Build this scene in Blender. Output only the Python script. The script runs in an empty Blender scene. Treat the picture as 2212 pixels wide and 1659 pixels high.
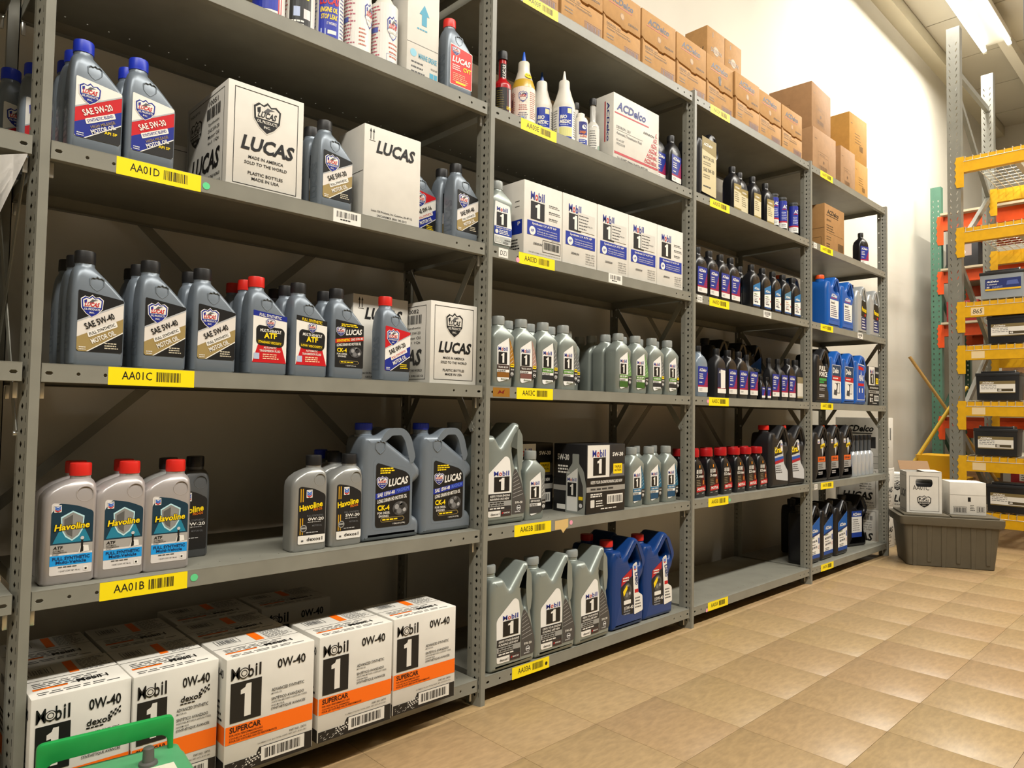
import bpy, bmesh, math, random
from mathutils import Vector, Matrix
random.seed(7)
S = bpy.context.scene
COL = S.collection

# ------------------------------------------------------------------ camera
cam = bpy.data.cameras.new('camera')
cam.sensor_width = 36.0
cam.lens = 36.0 * 1514.09 / 2212.0
cam.clip_start = 0.02
cam_ob = bpy.data.objects.new('camera', cam)
COL.objects.link(cam_ob)
_R = Vector((0.7213031, -0.6924240, 0.0164561))
_U = Vector((-0.0396293, -0.0175385, 0.9990605))
_F = Vector((0.6914849, 0.7212776, 0.0400909))
_m = Matrix(((_R.x, _U.x, -_F.x), (_R.y, _U.y, -_F.y), (_R.z, _U.z, -_F.z)))
cam_ob.matrix_world = Matrix.Translation((-0.27585, -1.67948, 0.92787)) @ _m.to_4x4()
S.camera = cam_ob

# ------------------------------------------------------------------ world, exposure
w = bpy.data.worlds.new('world')
S.world = w
w.use_nodes = True
w.node_tree.nodes['Background'].inputs[0].default_value = (1.0, 0.96, 0.9, 1)
w.node_tree.nodes['Background'].inputs[1].default_value = 0.02
S.view_settings.view_transform = 'Standard'
S.view_settings.look = 'None'
S.view_settings.gamma = 1.0
S.view_settings.use_curve_mapping = False
S.view_settings.exposure = 0.22
S.cycles.use_denoising = True
S.cycles.max_bounces = 4
S.cycles.use_adaptive_sampling = True
S.cycles.adaptive_threshold = 0.04
S.cycles.use_light_tree = False
S.cycles.diffuse_bounces = 2
S.cycles.glossy_bounces = 2
TUBE_STRENGTH = 5.0
LAMP_WATTS = 120.0
TUBE_COLOR = (1.0, 0.955, 0.87)

# ------------------------------------------------------------------ materials
def lin(c):
    return c / 12.92 if c <= 0.04045 else ((c + 0.055) / 1.055) ** 2.4
def hexc(h):
    h = h.lstrip('#')
    return tuple(lin(int(h[i:i + 2], 16) / 255.0) for i in (0, 2, 4)) + (1.0,)
MATS = {}
def mat(col, rough=0.5, metal=0.0, noise=0.0, nscale=40.0, bump=0.0, bscale=80.0, coat=0.0, trans=0.0, alpha=1.0, rand=0.0, stretch=None):
    key = (col, rough, metal, noise, nscale, bump, bscale, coat, trans, alpha, rand, stretch)
    if key in MATS:
        return MATS[key]
    m = bpy.data.materials.new('m_' + str(col).strip('#'))
    m.use_nodes = True
    nt = m.node_tree
    b = nt.nodes['Principled BSDF']
    c = hexc(col)
    b.inputs['Base Color'].default_value = c
    b.inputs['Roughness'].default_value = rough
    b.inputs['Metallic'].default_value = metal
    if coat:
        b.inputs['Coat Weight'].default_value = coat
        b.inputs['Coat Roughness'].default_value = 0.15
    if trans:
        b.inputs['Transmission Weight'].default_value = trans
    if alpha < 1:
        b.inputs['Alpha'].default_value = alpha
    tc = None
    if noise or bump or rand:
        tc = nt.nodes.new('ShaderNodeTexCoord')
        mp = nt.nodes.new('ShaderNodeMapping')
        nt.links.new(tc.outputs['Object'], mp.inputs['Vector'])
        if stretch:
            mp.inputs['Scale'].default_value = stretch
    if noise or rand:
        n = nt.nodes.new('ShaderNodeTexNoise')
        n.inputs['Scale'].default_value = nscale
        n.inputs['Detail'].default_value = 2.0
        n.inputs['Roughness'].default_value = 0.6
        nt.links.new(mp.outputs[0], n.inputs['Vector'])
        rmp = nt.nodes.new('ShaderNodeMapRange')
        rmp.inputs['From Min'].default_value = 0.3
        rmp.inputs['From Max'].default_value = 0.7
        rmp.inputs['To Min'].default_value = 1.0 - noise
        rmp.inputs['To Max'].default_value = 1.0 + noise * 0.6
        nt.links.new(n.outputs['Fac'], rmp.inputs['Value'])
        mx = nt.nodes.new('ShaderNodeVectorMath')
        mx.operation = 'SCALE'
        mx.inputs[0].default_value = c[:3]
        nt.links.new(rmp.outputs[0], mx.inputs['Scale'])
        out = mx.outputs[0]
        if rand:
            oi = nt.nodes.new('ShaderNodeObjectInfo')
            hs = nt.nodes.new('ShaderNodeHueSaturation')
            r1 = nt.nodes.new('ShaderNodeMapRange')
            r1.inputs['To Min'].default_value = 0.5 - rand * 0.12
            r1.inputs['To Max'].default_value = 0.5 + rand * 0.05
            r2 = nt.nodes.new('ShaderNodeMapRange')
            r2.inputs['To Min'].default_value = 1 - rand * 0.5
            r2.inputs['To Max'].default_value = 1 + rand * 0.2
            nt.links.new(oi.outputs['Random'], r1.inputs['Value'])
            nt.links.new(oi.outputs['Random'], r2.inputs['Value'])
            nt.links.new(r1.outputs[0], hs.inputs['Hue'])
            nt.links.new(r2.outputs[0], hs.inputs['Value'])
            nt.links.new(out, hs.inputs['Color'])
            out = hs.outputs[0]
        nt.links.new(out, b.inputs['Base Color'])
    if bump:
        n2 = nt.nodes.new('ShaderNodeTexNoise')
        n2.inputs['Scale'].default_value = bscale
        n2.inputs['Detail'].default_value = 1.0
        nt.links.new(mp.outputs[0], n2.inputs['Vector'])
        bp = nt.nodes.new('ShaderNodeBump')
        bp.inputs['Strength'].default_value = bump
        bp.inputs['Distance'].default_value = 0.002
        nt.links.new(n2.outputs['Fac'], bp.inputs['Height'])
        nt.links.new(bp.outputs[0], b.inputs['Normal'])
    MATS[key] = m
    return m
def emis(col, strength):
    m = bpy.data.materials.new('m_light')
    m.use_nodes = True
    nt = m.node_tree
    b = nt.nodes['Principled BSDF']
    b.inputs['Base Color'].default_value = (1, 1, 1, 1)
    b.inputs['Emission Color'].default_value = tuple(col) + (1,)
    b.inputs['Emission Strength'].default_value = strength
    m.cycles.emission_sampling = 'NONE'
    return m

STEEL = mat('#86857a', 0.42, 0.0, 0.10, 9.0)
STEEL_D = mat('#7d7c72', 0.45, 0.0, 0.10, 9.0)
GALV = mat('#d9d9d4', 0.3, 0.85)
WALL = mat('#d9d4c6', 0.75, 0.0, 0.05, 1.3)
CEIL = mat('#cfc8b6', 0.8, 0.0, 0.10, 0.9)
CARTON = mat('#dedad0', 0.72, 0.0, 0.05, 14.0)
KRAFT = mat('#b98d58', 0.8, 0.0, 0.08, 30.0)
KRAFT2 = mat('#a9835c', 0.8, 0.0, 0.07, 30.0)
KRAFT3 = mat('#c08f45', 0.8, 0.0, 0.07, 30.0)
DARKIN = mat('#3a2a18', 0.95)
PRINT_R = 0.45
def ink(c):
    return mat(c, PRINT_R)
K, W_, RD, BL, YL, GD, SV, OR = '#131313', '#eeebe3', '#c8101a', '#16288c', '#ffdc10', '#a08a55', '#b4b7ba', '#ff7208'

# ------------------------------------------------------------------ mesh helpers
def link(name, me, parent=None, loc=(0, 0, 0), rz=0.0):
    o = bpy.data.objects.new(name, me)
    COL.objects.link(o)
    o.location = loc
    if rz:
        o.rotation_euler = (0, 0, rz)
    if parent is not None:
        o.parent = parent
    return o
def empty(name, loc=(0, 0, 0), rz=0.0):
    o = link(name, None, None, loc, rz)
    o.empty_display_size = 0.05
    return o
def tag(o, label, cat, group=None, kind=None):
    if label: o['label'] = label
    if cat: o['category'] = cat
    if group: o['group'] = group
    if kind: o['kind'] = kind
    return o
def finish(bm, name, material, smooth=None):
    me = bpy.data.meshes.new(name)
    bm.to_mesh(me)
    bm.free()
    for mm in (material if isinstance(material, (list, tuple)) else [material]):
        me.materials.append(mm)
    if smooth is not None:
        for p in me.polygons:
            p.use_smooth = True
        me.set_sharp_from_angle(angle=math.radians(smooth))
    return me
def abox(bm, x0, y0, z0, x1, y1, z1, mi=0):
    v = [bm.verts.new(p) for p in ((x0, y0, z0), (x1, y0, z0), (x1, y1, z0), (x0, y1, z0), (x0, y0, z1), (x1, y0, z1), (x1, y1, z1), (x0, y1, z1))]
    for f in ((0, 3, 2, 1), (4, 5, 6, 7), (0, 1, 5, 4), (1, 2, 6, 5), (2, 3, 7, 6), (3, 0, 4, 7)):
        bm.faces.new([v[i] for i in f]).material_index = mi
def boxes(name, lst, material, bev=0.0):
    bm = bmesh.new()
    for b in lst:
        abox(bm, *b)
    if bev:
        bmesh.ops.bevel(bm, geom=bm.edges[:], offset=bev, segments=2, profile=0.5, affect='EDGES')
    return finish(bm, name, material, 40 if bev else None)
def abar(bm, a, b, w, t, up=(0, 0, 1)):
    """flat bar from a to b: width w (in the plane with 'up'), thickness t"""
    a, b = Vector(a), Vector(b)
    d = (b - a).normalized()
    n = d.cross(Vector(up)).normalized()
    s = n.cross(d).normalized()
    vs = []
    for p in (a, b):
        for sx, sy in ((-1, -1), (1, -1), (1, 1), (-1, 1)):
            vs.append(bm.verts.new(p + s * (sx * w / 2) + n * (sy * t / 2)))
    for f in ((3, 2, 1, 0), (4, 5, 6, 7), (0, 1, 5, 4), (1, 2, 6, 5), (2, 3, 7, 6), (3, 0, 4, 7)):
        bm.faces.new([vs[i] for i in f])
def bars(name, lst, material, up=(0, 0, 1)):
    bm = bmesh.new()
    for a, b, w, t in lst:
        abar(bm, a, b, w, t, up)
    return finish(bm, name, material)
def atube(bm, pts, r, n=8):
    rings = []
    pts = [Vector(p) for p in pts]
    for i, p in enumerate(pts):
        d = (pts[min(i + 1, len(pts) - 1)] - pts[max(i - 1, 0)]).normalized()
        u = d.cross(Vector((0.31, 0.2, 0.93))).normalized()
        v = d.cross(u).normalized()
        rr = r[i] if isinstance(r, (list, tuple)) else r
        rings.append([bm.verts.new(p + u * (rr * math.cos(2 * math.pi * k / n)) + v * (rr * math.sin(2 * math.pi * k / n))) for k in range(n)])
    for a, b in zip(rings, rings[1:]):
        for k in range(n):
            bm.faces.new((a[k], a[(k + 1) % n], b[(k + 1) % n], b[k]))
    bm.faces.new(rings[0][::-1])
    bm.faces.new(rings[-1])
def tube(name, pts, r, material, n=8):
    bm = bmesh.new()
    atube(bm, pts, r, n)
    bmesh.ops.recalc_face_normals(bm, faces=bm.faces[:])
    return finish(bm, name, material, 50)
def ring_pts(x0, x1, hy, r, k=4, cy=0.0):
    r = min(r, (x1 - x0) / 2 * 0.999, hy * 0.999)
    out = []
    for cx, cyy, a0 in ((x1 - r, hy - r, 0), (x0 + r, hy - r, 90), (x0 + r, -hy + r, 180), (x1 - r, -hy + r, 270)):
        for i in range(k + 1):
            a = math.radians(a0 + 90.0 * i / k)
            out.append((cx + r * math.cos(a), cy + cyy + r * math.sin(a)))
    return out
def loft(name, secs, material, k=3, smooth=38):
    """secs: (z, x0, x1, half_depth, corner_radius[, cy])"""
    bm = bmesh.new()
    rings = []
    for s in secs:
        rings.append([bm.verts.new((x, y, s[0])) for x, y in ring_pts(s[1], s[2], s[3], s[4], k, s[5] if len(s) > 5 else 0.0)])
    n = len(rings[0])
    for a, b in zip(rings, rings[1:]):
        for i in range(n):
            bm.faces.new((a[i], a[(i + 1) % n], b[(i + 1) % n], b[i]))
    bm.faces.new(rings[0][::-1])
    bm.faces.new(rings[-1])
    return finish(bm, name, material, smooth)
def lathe(name, prof, material, n=24, smooth=40):
    bm = bmesh.new()
    rings = [[bm.verts.new((r * math.cos(2 * math.pi * i / n), r * math.sin(2 * math.pi * i / n), z)) for i in range(n)] for r, z in prof]
    for a, b in zip(rings, rings[1:]):
        for i in range(n):
            bm.faces.new((a[i], a[(i + 1) % n], b[(i + 1) % n], b[i]))
    bm.faces.new(rings[0][::-1])
    bm.faces.new(rings[-1])
    return finish(bm, name, material, smooth)
def capmesh(name, r, h, material, x=0.0, z=0.0, n=40, y=0.0):
    """ribbed screw cap with a plain ring at its foot"""
    bm = bmesh.new()
    rings = []
    for zz, ra, rib in ((0, r * 0.98, 0), (h * 0.17, r * 0.98, 0), (h * 0.19, r, 1), (h * 0.90, r * 0.985, 1), (h * 0.99, r * 0.93, 0), (h, r * 0.88, 0)):
        rings.append([bm.verts.new((x + (ra - (0.035 * r if rib and i % 2 else 0)) * math.cos(2 * math.pi * i / n), y + (ra - (0.035 * r if rib and i % 2 else 0)) * math.sin(2 * math.pi * i / n), z + zz)) for i in range(n)])
    for a, b in zip(rings, rings[1:]):
        for i in range(n):
            bm.faces.new((a[i], a[(i + 1) % n], b[(i + 1) % n], b[i]))
    bm.faces.new(rings[0][::-1])
    bm.faces.new(rings[-1])
    return finish(bm, name, material, 25)
def round_poly(pts, rad, k=4):
    out = []
    n = len(pts)
    for i, p in enumerate(pts):
        r = p[2] if len(p) > 2 else rad
        p0, p1, p2 = Vector(pts[i - 1][:2]), Vector(p[:2]), Vector(pts[(i + 1) % n][:2])
        a, b = p0 - p1, p2 - p1
        la, lb = a.length, b.length
        t = min(r, la * 0.48, lb * 0.48)
        if t < 1e-5:
            out.append(tuple(p1)); continue
        A, B = p1 + a.normalized() * t, p1 + b.normalized() * t
        for j in range(k + 1):
            s = j / k
            q = A * (1 - s) ** 2 + p1 * 2 * s * (1 - s) + B * s * s
            out.append((q.x, q.y))
    return out
def curve2d(outlines, extrude, bevel, res=2):
    """2D outline with holes, extruded and bevelled; returns verts, faces in (x, y, z=extrusion)"""
    cu = bpy.data.curves.new('tmp', 'CURVE')
    cu.dimensions = '2D'
    cu.fill_mode = 'BOTH'
    cu.extrude = extrude
    cu.bevel_depth = bevel
    cu.bevel_resolution = res
    cu.offset = -bevel
    for o in outlines:
        sp = cu.splines.new('POLY')
        sp.points.add(len(o) - 1)
        for i, p in enumerate(o):
            sp.points[i].co = (p[0], p[1], 0, 1)
        sp.use_cyclic_u = True
    ob = bpy.data.objects.new('tmp', cu)
    me = ob.to_mesh()
    vs = [tuple(v.co) for v in me.vertices]
    fs = [tuple(p.vertices) for p in me.polygons]
    ob.to_mesh_clear()
    bpy.data.objects.remove(ob)
    bpy.data.curves.remove(cu)
    return vs, fs
def prism(name, outline, holes, depth, bevel, material, axis='xz', smooth=35, res=3):
    vs, fs = curve2d([outline] + list(holes), max(depth / 2 - bevel, 0.0001), bevel, res)
    if axis == 'xz':
        vs = [(x, -z, y) for x, y, z in vs]
    elif axis == 'yz':
        vs = [(z, x, y) for x, y, z in vs]
    me = bpy.data.meshes.new(name)
    me.from_pydata(vs, [], fs)
    bm = bmesh.new()
    bm.from_mesh(me)
    bmesh.ops.remove_doubles(bm, verts=bm.verts[:], dist=1e-5)
    bmesh.ops.recalc_face_normals(bm, faces=bm.faces[:])
    bpy.data.meshes.remove(me)
    return finish(bm, name, material, smooth)
def perf_strip(bm, pa, pb, z0, pitch, n, top, hole):
    """vertical strip from plan point pa to pb with one 4-sided hole per pitch; hole: 4 (u, dz) counter-clockwise from the bottom"""
    P = lambda u, z: bm.verts.new((pa[0] + (pb[0] - pa[0]) * u, pa[1] + (pb[1] - pa[1]) * u, z))
    def quad(a, b, c, d):
        bm.faces.new([P(*q) for q in (a, b, c, d)])
    if z0 > 0:
        quad((0, 0), (1, 0), (1, z0), (0, z0))
    for i in range(n):
        a = z0 + i * pitch
        b, m_ = a + pitch, a + pitch / 2
        h = [(u, m_ + dz) for u, dz in hole]
        o = [(0, a), (1, a), (1, b), (0, b)]
        if len({round(q[1], 6) for q in h[:2]}) == 1:
            for k in range(4):
                quad(o[k], o[(k + 1) % 4], h[(k + 1) % 4], h[k])
        else:
            for k in range(4):
                quad(o[k], o[(k + 1) % 4], h[k], h[k - 1]) if False else None
            B, R_, T_, L_ = h
            bm.faces.new([P(*q) for q in (o[0], o[1], B)]); bm.faces.new([P(*q) for q in (o[1], o[2], R_)]); bm.faces.new([P(*q) for q in (o[2], o[3], T_)]); bm.faces.new([P(*q) for q in (o[3], o[0], L_)])
            bm.faces.new([P(*q) for q in (o[1], R_, B)]); bm.faces.new([P(*q) for q in (o[2], T_, R_)]); bm.faces.new([P(*q) for q in (o[3], L_, T_)]); bm.faces.new([P(*q) for q in (o[0], B, L_)])
    e = z0 + n * pitch
    if e < top:
        quad((0, e), (1, e), (1, top), (0, top))
def circ(cx, cy, r, n=10, ry=None):
    return [(cx + r * math.cos(2 * math.pi * i / n), cy + (ry or r) * math.sin(2 * math.pi * i / n)) for i in range(n)]

# ------------------------------------------------------------------ print (labels, lettering)
TXT = {}
def text_geo(s, bold):
    key = (s, bold)
    if key in TXT:
        return TXT[key]
    cu = bpy.data.curves.new('t', 'FONT')
    cu.body = s
    cu.resolution_u = 2
    cu.offset = bold
    ob = bpy.data.objects.new('t', cu)
    me = ob.to_mesh()
    vs = [(v.co.x, v.co.y) for v in me.vertices]
    fs = [tuple(p.vertices) for p in me.polygons]
    ob.to_mesh_clear()
    bpy.data.objects.remove(ob)
    bpy.data.curves.remove(cu)
    xs = [v[0] for v in vs] or [0, 1]
    ys = [v[1] for v in vs] or [0, 1]
    a, b, c, d = min(xs), max(xs), min(ys), max(ys)
    vs = [((x - a) / max(b - a, 1e-6), (y - c) / max(d - c, 1e-6)) for x, y in vs]
    TXT[key] = (vs, fs)
    return TXT[key]
class D:
    """flat print in a frame (x0, z0, w, h); coordinates run 0..1 in the frame"""
    def __init__(s, x0, z0, w, h, cyl=False):
        s.x, s.z, s.w, s.h, s.cyl, s.P = x0, z0, w, h, cyl, []
    def m(s, p):
        return (s.x + p[0] * s.w, s.z + p[1] * s.h)
    def p(s, pts, col, L=1):
        s.P.append(([s.m(q) for q in pts], [tuple(range(len(pts)))], col, L))
        return s
    def r(s, x, y, w, h, col, L=1):
        n = max(1, int(w * s.w / 0.008)) if s.cyl else 1
        for i in range(n):
            a, b = x + w * i / n, x + w * (i + 1) / n
            s.p([(a, y), (b, y), (b, y + h), (a, y + h)], col, L)
        return s
    def rr(s, x, y, w, h, rad, col, L=1):
        pts = [s.m(q) for q in ((x, y), (x + w, y), (x + w, y + h), (x, y + h))]
        pts = round_poly(pts, rad, 3)
        s.P.append((pts, [tuple(range(len(pts)))], col, L))
        return s
    def rp(s, pts, rad, col, L=1):
        q = [s.m(t) + tuple(t[2:]) for t in pts]
        q = round_poly(q, rad, 4)
        s.P.append((q, [tuple(range(len(q)))], col, L))
        return s
    def c(s, x, y, r, col, L=1, n=20, ry=None):
        cx, cy = s.m((x, y))
        s.P.append((circ(cx, cy, r, n, ry), [tuple(range(n))], col, L))
        return s
    def t(s, txt, x, y, w, h, col, L=3, b=0.02, sh=0.0, rot=0.0):
        vs, fs = text_geo(txt, b)
        ox, oz = s.m((x, y))
        W, H = w * s.w, h * s.h
        ca, sa = math.cos(rot), math.sin(rot)
        q = []
        for u, v in vs:
            X, Z = u * W + v * H * sh, v * H
            q.append((ox + X * ca - Z * sa, oz + X * sa + Z * ca))
        s.P.append((q, fs, col, L))
        return s
    def bar(s, x, y, w, h, col, L=3, n=24, seed=1):
        rn = random.Random(seed)
        ws = [rn.choice((1, 1, 2, 3)) for _ in range(2 * n)]
        tot = float(sum(ws))
        a = 0.0
        for i, q in enumerate(ws):
            if i % 2 == 0:
                s.p([(x + w * a / tot, y), (x + w * (a + q) / tot, y), (x + w * (a + q) / tot, y + h), (x + w * a / tot, y + h)], col, L)
            a += q
        return s
    def tl(s, x, y, w, n, dy, hh, col, L=3, seed=3, cen=False):
        """n lines of print too small to read: words as short dashes"""
        rn = random.Random(seed)
        for i in range(n):
            a, end = x, x + w * rn.uniform(0.7, 1.0)
            if cen:
                a = x + (x + w - end) / 2; end = a + (end - x)
            while a < end - 0.02 * w:
                q = min(w * rn.uniform(0.08, 0.22), end - a)
                s.p([(a, y - i * dy), (a + q, y - i * dy), (a + q, y - i * dy + hh), (a, y - i * dy + hh)], col, L)
                a += q + w * 0.035
        return s
    def outline(s, x, y, w, h, t, col, L=2):
        tx, ty = t / s.w, t / s.h
        s.r(x, y, w, ty, col, L); s.r(x, y + h - ty, w, ty, col, L)
        s.r(x, y, tx, h, col, L); s.r(x + w - tx, y, tx, h, col, L)
        return s
    def mesh(s, fn, step=0.00028):
        return decals([(s, fn)], step)
def decals(lst, step=0.00028):
    verts, faces, mi, mats = [], [], [], []
    for s, fn in lst:
        for vs, fs, col, L in s.P:
            if col not in mats:
                mats.append(col)
            k = mats.index(col)
            base = len(verts)
            verts.extend(fn(u, v, L * step) for u, v in vs)
            for f in fs:
                faces.append(tuple(i + base for i in f))
                mi.append(k)
    me = bpy.data.meshes.new('label')
    me.from_pydata(verts, [], faces)
    for c in mats:
        me.materials.append(ink(c))
    me.polygons.foreach_set('material_index', mi)
    me.update()
    return me
def fr(yf):
    return lambda u, v, e: (u, yf - e, v)
def sd(xf):
    return lambda u, v, e: (xf - e, -u, v)
def tp(zf):
    return lambda u, v, e: (u, v, zf + e)
def cy(r, a0=0.0):
    return lambda u, v, e: ((r + e) * math.sin(u / r + a0), -(r + e) * math.cos(u / r + a0), v)
# ------------------------------------------------------------------ the room
WY = 0.53
CZ = 4.74
FX = 10.5
def struct(name, me, parent=None, loc=(0, 0, 0)):
    o = link(name, me, parent, loc)
    if parent is None:
        o['kind'] = 'structure'
    return o
FLOORB = mat('#7d6c50', 0.6, 0.0, 0.2, 12.0)
TILE = mat('#a58b64', 0.38, 0.0, 0.17, 22.0, rand=0.05, stretch=(1.0, 3.0, 1.0))
floor = struct('floor', boxes('floor', [(-6, -8, -0.2, FX, WY, -0.0025)], FLOORB))
T = 0.3048
tile_me = boxes('tile', [(0.0005, 0.0005, -0.0024, T - 0.0005, T - 0.0005, 0.0)], TILE, 0.0003)
tile_d = bpy.data.meshes.new('tile_far')
vs, fs = [], []
for i in range(-24, 38):
    for j in range(-24, 2):
        x, y = 1.6995 + (i - 5) * T, -0.6285 + (j + 2) * T
        if i in range(0, 22) and j in range(-7, 2):
            o = link('tile', tile_me, floor, (x, y, 0))
        elif x + T < FX and y + T < WY + 0.3:
            b = len(vs); e = 0.0005
            vs += [(x + e, y + e, -0.0003), (x + T - e, y + e, -0.0003), (x + T - e, y + T - e, -0.0003), (x + e, y + T - e, -0.0003)]
            fs.append((b, b + 1, b + 2, b + 3))
tile_d.from_pydata(vs, [], fs)
tile_d.materials.append(TILE)
o = link('far_tiles', tile_d, floor)
o['kind'] = 'stuff'
struct('wall_back', boxes('wall', [(-6, WY, 0, FX, WY + 0.15, CZ + 0.2)], WALL))
struct('wall_far', boxes('wall', [(FX, -8, 0, FX + 0.15, WY + 0.15, CZ + 0.2)], WALL))
struct('wall_left', boxes('wall', [(-6.15, -8, 0, -6, WY + 0.15, CZ + 0.2)], mat('#6f685c', 0.8)))
struct('wall_front', boxes('wall', [(-6, -8.15, 0, FX, -8, CZ + 0.2)], mat('#6f685c', 0.8)))
ceil = struct('ceiling', boxes('ceiling', [(-6, -8, CZ, FX, WY, CZ + 0.15)], CEIL))
pan = []
for i in range(14):
    x = -2.0 + i * 0.92
    pan.append((x, -0.95, CZ - 0.012, x + 0.905, WY - 0.14, CZ))
    pan.append((x, -2.2, CZ - 0.012, x + 0.905, -0.965, CZ))
for q in pan:
    link('ceiling_panel', boxes('ceiling_panel', [q], CEIL), ceil)
struct('trim_1', boxes('soffit', [(-6, WY - 0.13, CZ - 0.13, FX, WY, CZ)], mat('#d8d0b8', 0.75, 0.0, 0.04, 2.0)))

# fluorescent strip lights along the ceiling
TUBE = emis(TUBE_COLOR, TUBE_STRENGTH)
FIXM = mat('#e4dfd0', 0.5)
def tube_light(x0, y, z, label, n=2.44, ch=0.25):
    t = empty('fluorescent_light', (x0, y, z))
    tag(t, label, 'ceiling light', 'fluorescent strip lights')
    link('housing', boxes('housing', [(0, -0.11, 0.05, n, 0.11, 0.11), (-0.03, -0.045, 0.11, n + 0.03, 0.045, CZ - 0.012 - z)], FIXM, 0.004), t)
    for s in (-1, 1):
        link('tube', tube('tube', [(0.03, s * 0.10, 0), (n - 0.03, s * 0.10, 0)], 0.019, TUBE, 8), t)
        for xx in (0.0, n - 0.04):
            link('lamp_holder', boxes('lamp_holder', [(xx, s * 0.10 - 0.014, -0.02, xx + 0.04, s * 0.10 + 0.014, 0.055)], mat('#e8e8dc', 0.4), 0.003), t)
    la = bpy.data.lights.new('tube_glow', 'AREA')
    la.shape = 'RECTANGLE'
    la.size, la.size_y = n - 0.06, 0.24
    la.energy = LAMP_WATTS
    la.color = TUBE_COLOR
    link('tube_glow', la, t, (n / 2, 0, -0.022))
    link('mounting_channel', boxes('mounting_channel', [(n + 0.03, -0.045, 0.15, n + ch, 0.045, CZ - 0.012 - z)], FIXM), t)
    return t
LY, LZ = -0.12, 4.47
tube_light(5.12, LY, LZ, 'bare twin-tube fluorescent light above the yellow rack, far end in view', ch=2.9)
tube_light(-0.4, LY - 2.1, LZ, 'twin-tube fluorescent light over the aisle beside the nearest shelving bay')
tube_light(2.4, LY - 2.1, LZ, 'twin-tube fluorescent light over the middle of the aisle')
tube_light(5.2, LY - 2.1, LZ, 'twin-tube fluorescent light over the aisle before the yellow rack')
tube_light(-3.2, LY - 2.1, LZ, 'twin-tube fluorescent light behind the camera over the aisle')

# ------------------------------------------------------------------ grey shelving
W = 1.2192
LV = {'A': 0.087, 'B': 0.5532, 'C': 1.0118, 'D': 1.4696, 'E': 1.929, 'F': 2.369}
SDP = 0.457
PH = 2.385
# post: perforated web, bead at the front
bmw = bmesh.new()
A_, B_, C_ = (-.003, -.0042), (-.0075, .0095), (-.0135, .030)
perf_strip(bmw, A_, B_, .0223, .0254, 92, PH, [(.55, -.0068), (.66, -.0068), (.66, .0068), (.55, .0068)])
perf_strip(bmw, B_, C_, .0223, .0254, 92, PH, [(.42, -.0066), (.62, 0), (.42, .0066), (.22, 0)])
perf_strip(bmw, C_, (-.0135, .052), .0223, .1016, 23, PH, [(.4, -.003), (.6, -.003), (.6, .003), (.4, .003)])
abox(bmw, -.003, -.0042, 0, .0145, -.0012, PH)
abox(bmw, .0125, -.0012, 0, .0145, .030, PH)
abox(bmw, -.0125, .0285, 0, .0145, .030, PH)
post_me = finish(bmw, 'post', STEEL)
bmw = bmesh.new()
bmw.from_mesh(post_me)
for v in bmw.verts:
    v.co.y = SDP - v.co.y
bmesh.ops.reverse_faces(bmw, faces=bmw.faces[:])
rear_me = finish(bmw, 'post', STEEL)
# shelf
X0, X1 = 0.0165, W - 0.0155
LH = 0.0385
holes = [[(0.026, -0.0235), (0.034, -0.0235), (0.037, -0.020), (0.034, -0.0165), (0.026, -0.0165), (0.023, -0.020)]]
for hx in (0.082, 0.132, W - 0.132, W - 0.082):
    holes.append(circ(hx, -0.020, 0.0036, 8))
holes.append([(W - x, z) for x, z in holes[0]][::-1])
lip = prism('lip', [(X0, -LH), (X1, -LH), (X1, 0), (X0, 0)], holes, 0.0016, 0.0006, STEEL, 'xz', None, 1)
ph = []
for i in range(23):
    for yy in (0.052, 0.405):
        ph.append(circ(0.055 + i * 0.0504, yy, 0.0024, 6))
plate = prism('plate', [(X0, 0.0), (X1, 0.0), (X1, 0.446), (X0, 0.446)], ph, 0.0016, 0.0, STEEL, 'xy', None)
bms = bmesh.new()
bms.from_mesh(lip)
for v in bms.verts:
    v.co.y += 0.0008
k = len(bms.verts)
bms.from_mesh(plate)
bms.verts.ensure_lookup_table()
for v in bms.verts[k:]:
    v.co.z -= 0.0009
abox(bms, X0, 0.0016, -LH, X1, 0.018, -LH + 0.0014)
abox(bms, X0, 0.4445, -LH, X1, 0.446, -0.0015)
abox(bms, X0, 0.428, -LH, X1, 0.4445, -LH + 0.0014)
abox(bms, X0, 0.002, -LH * 0.8, X0 + 0.0015, 0.444, -0.0015)
abox(bms, X1 - 0.0015, 0.002, -LH * 0.8, X1, 0.444, -0.0015)
shelf_me = finish(bms, 'shelf', STEEL)
clip_me = boxes('clip', [(-0.0045, -0.003, -0.033, 0.0045, 0.003, 0.0)], GALV, 0.0015)
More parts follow.
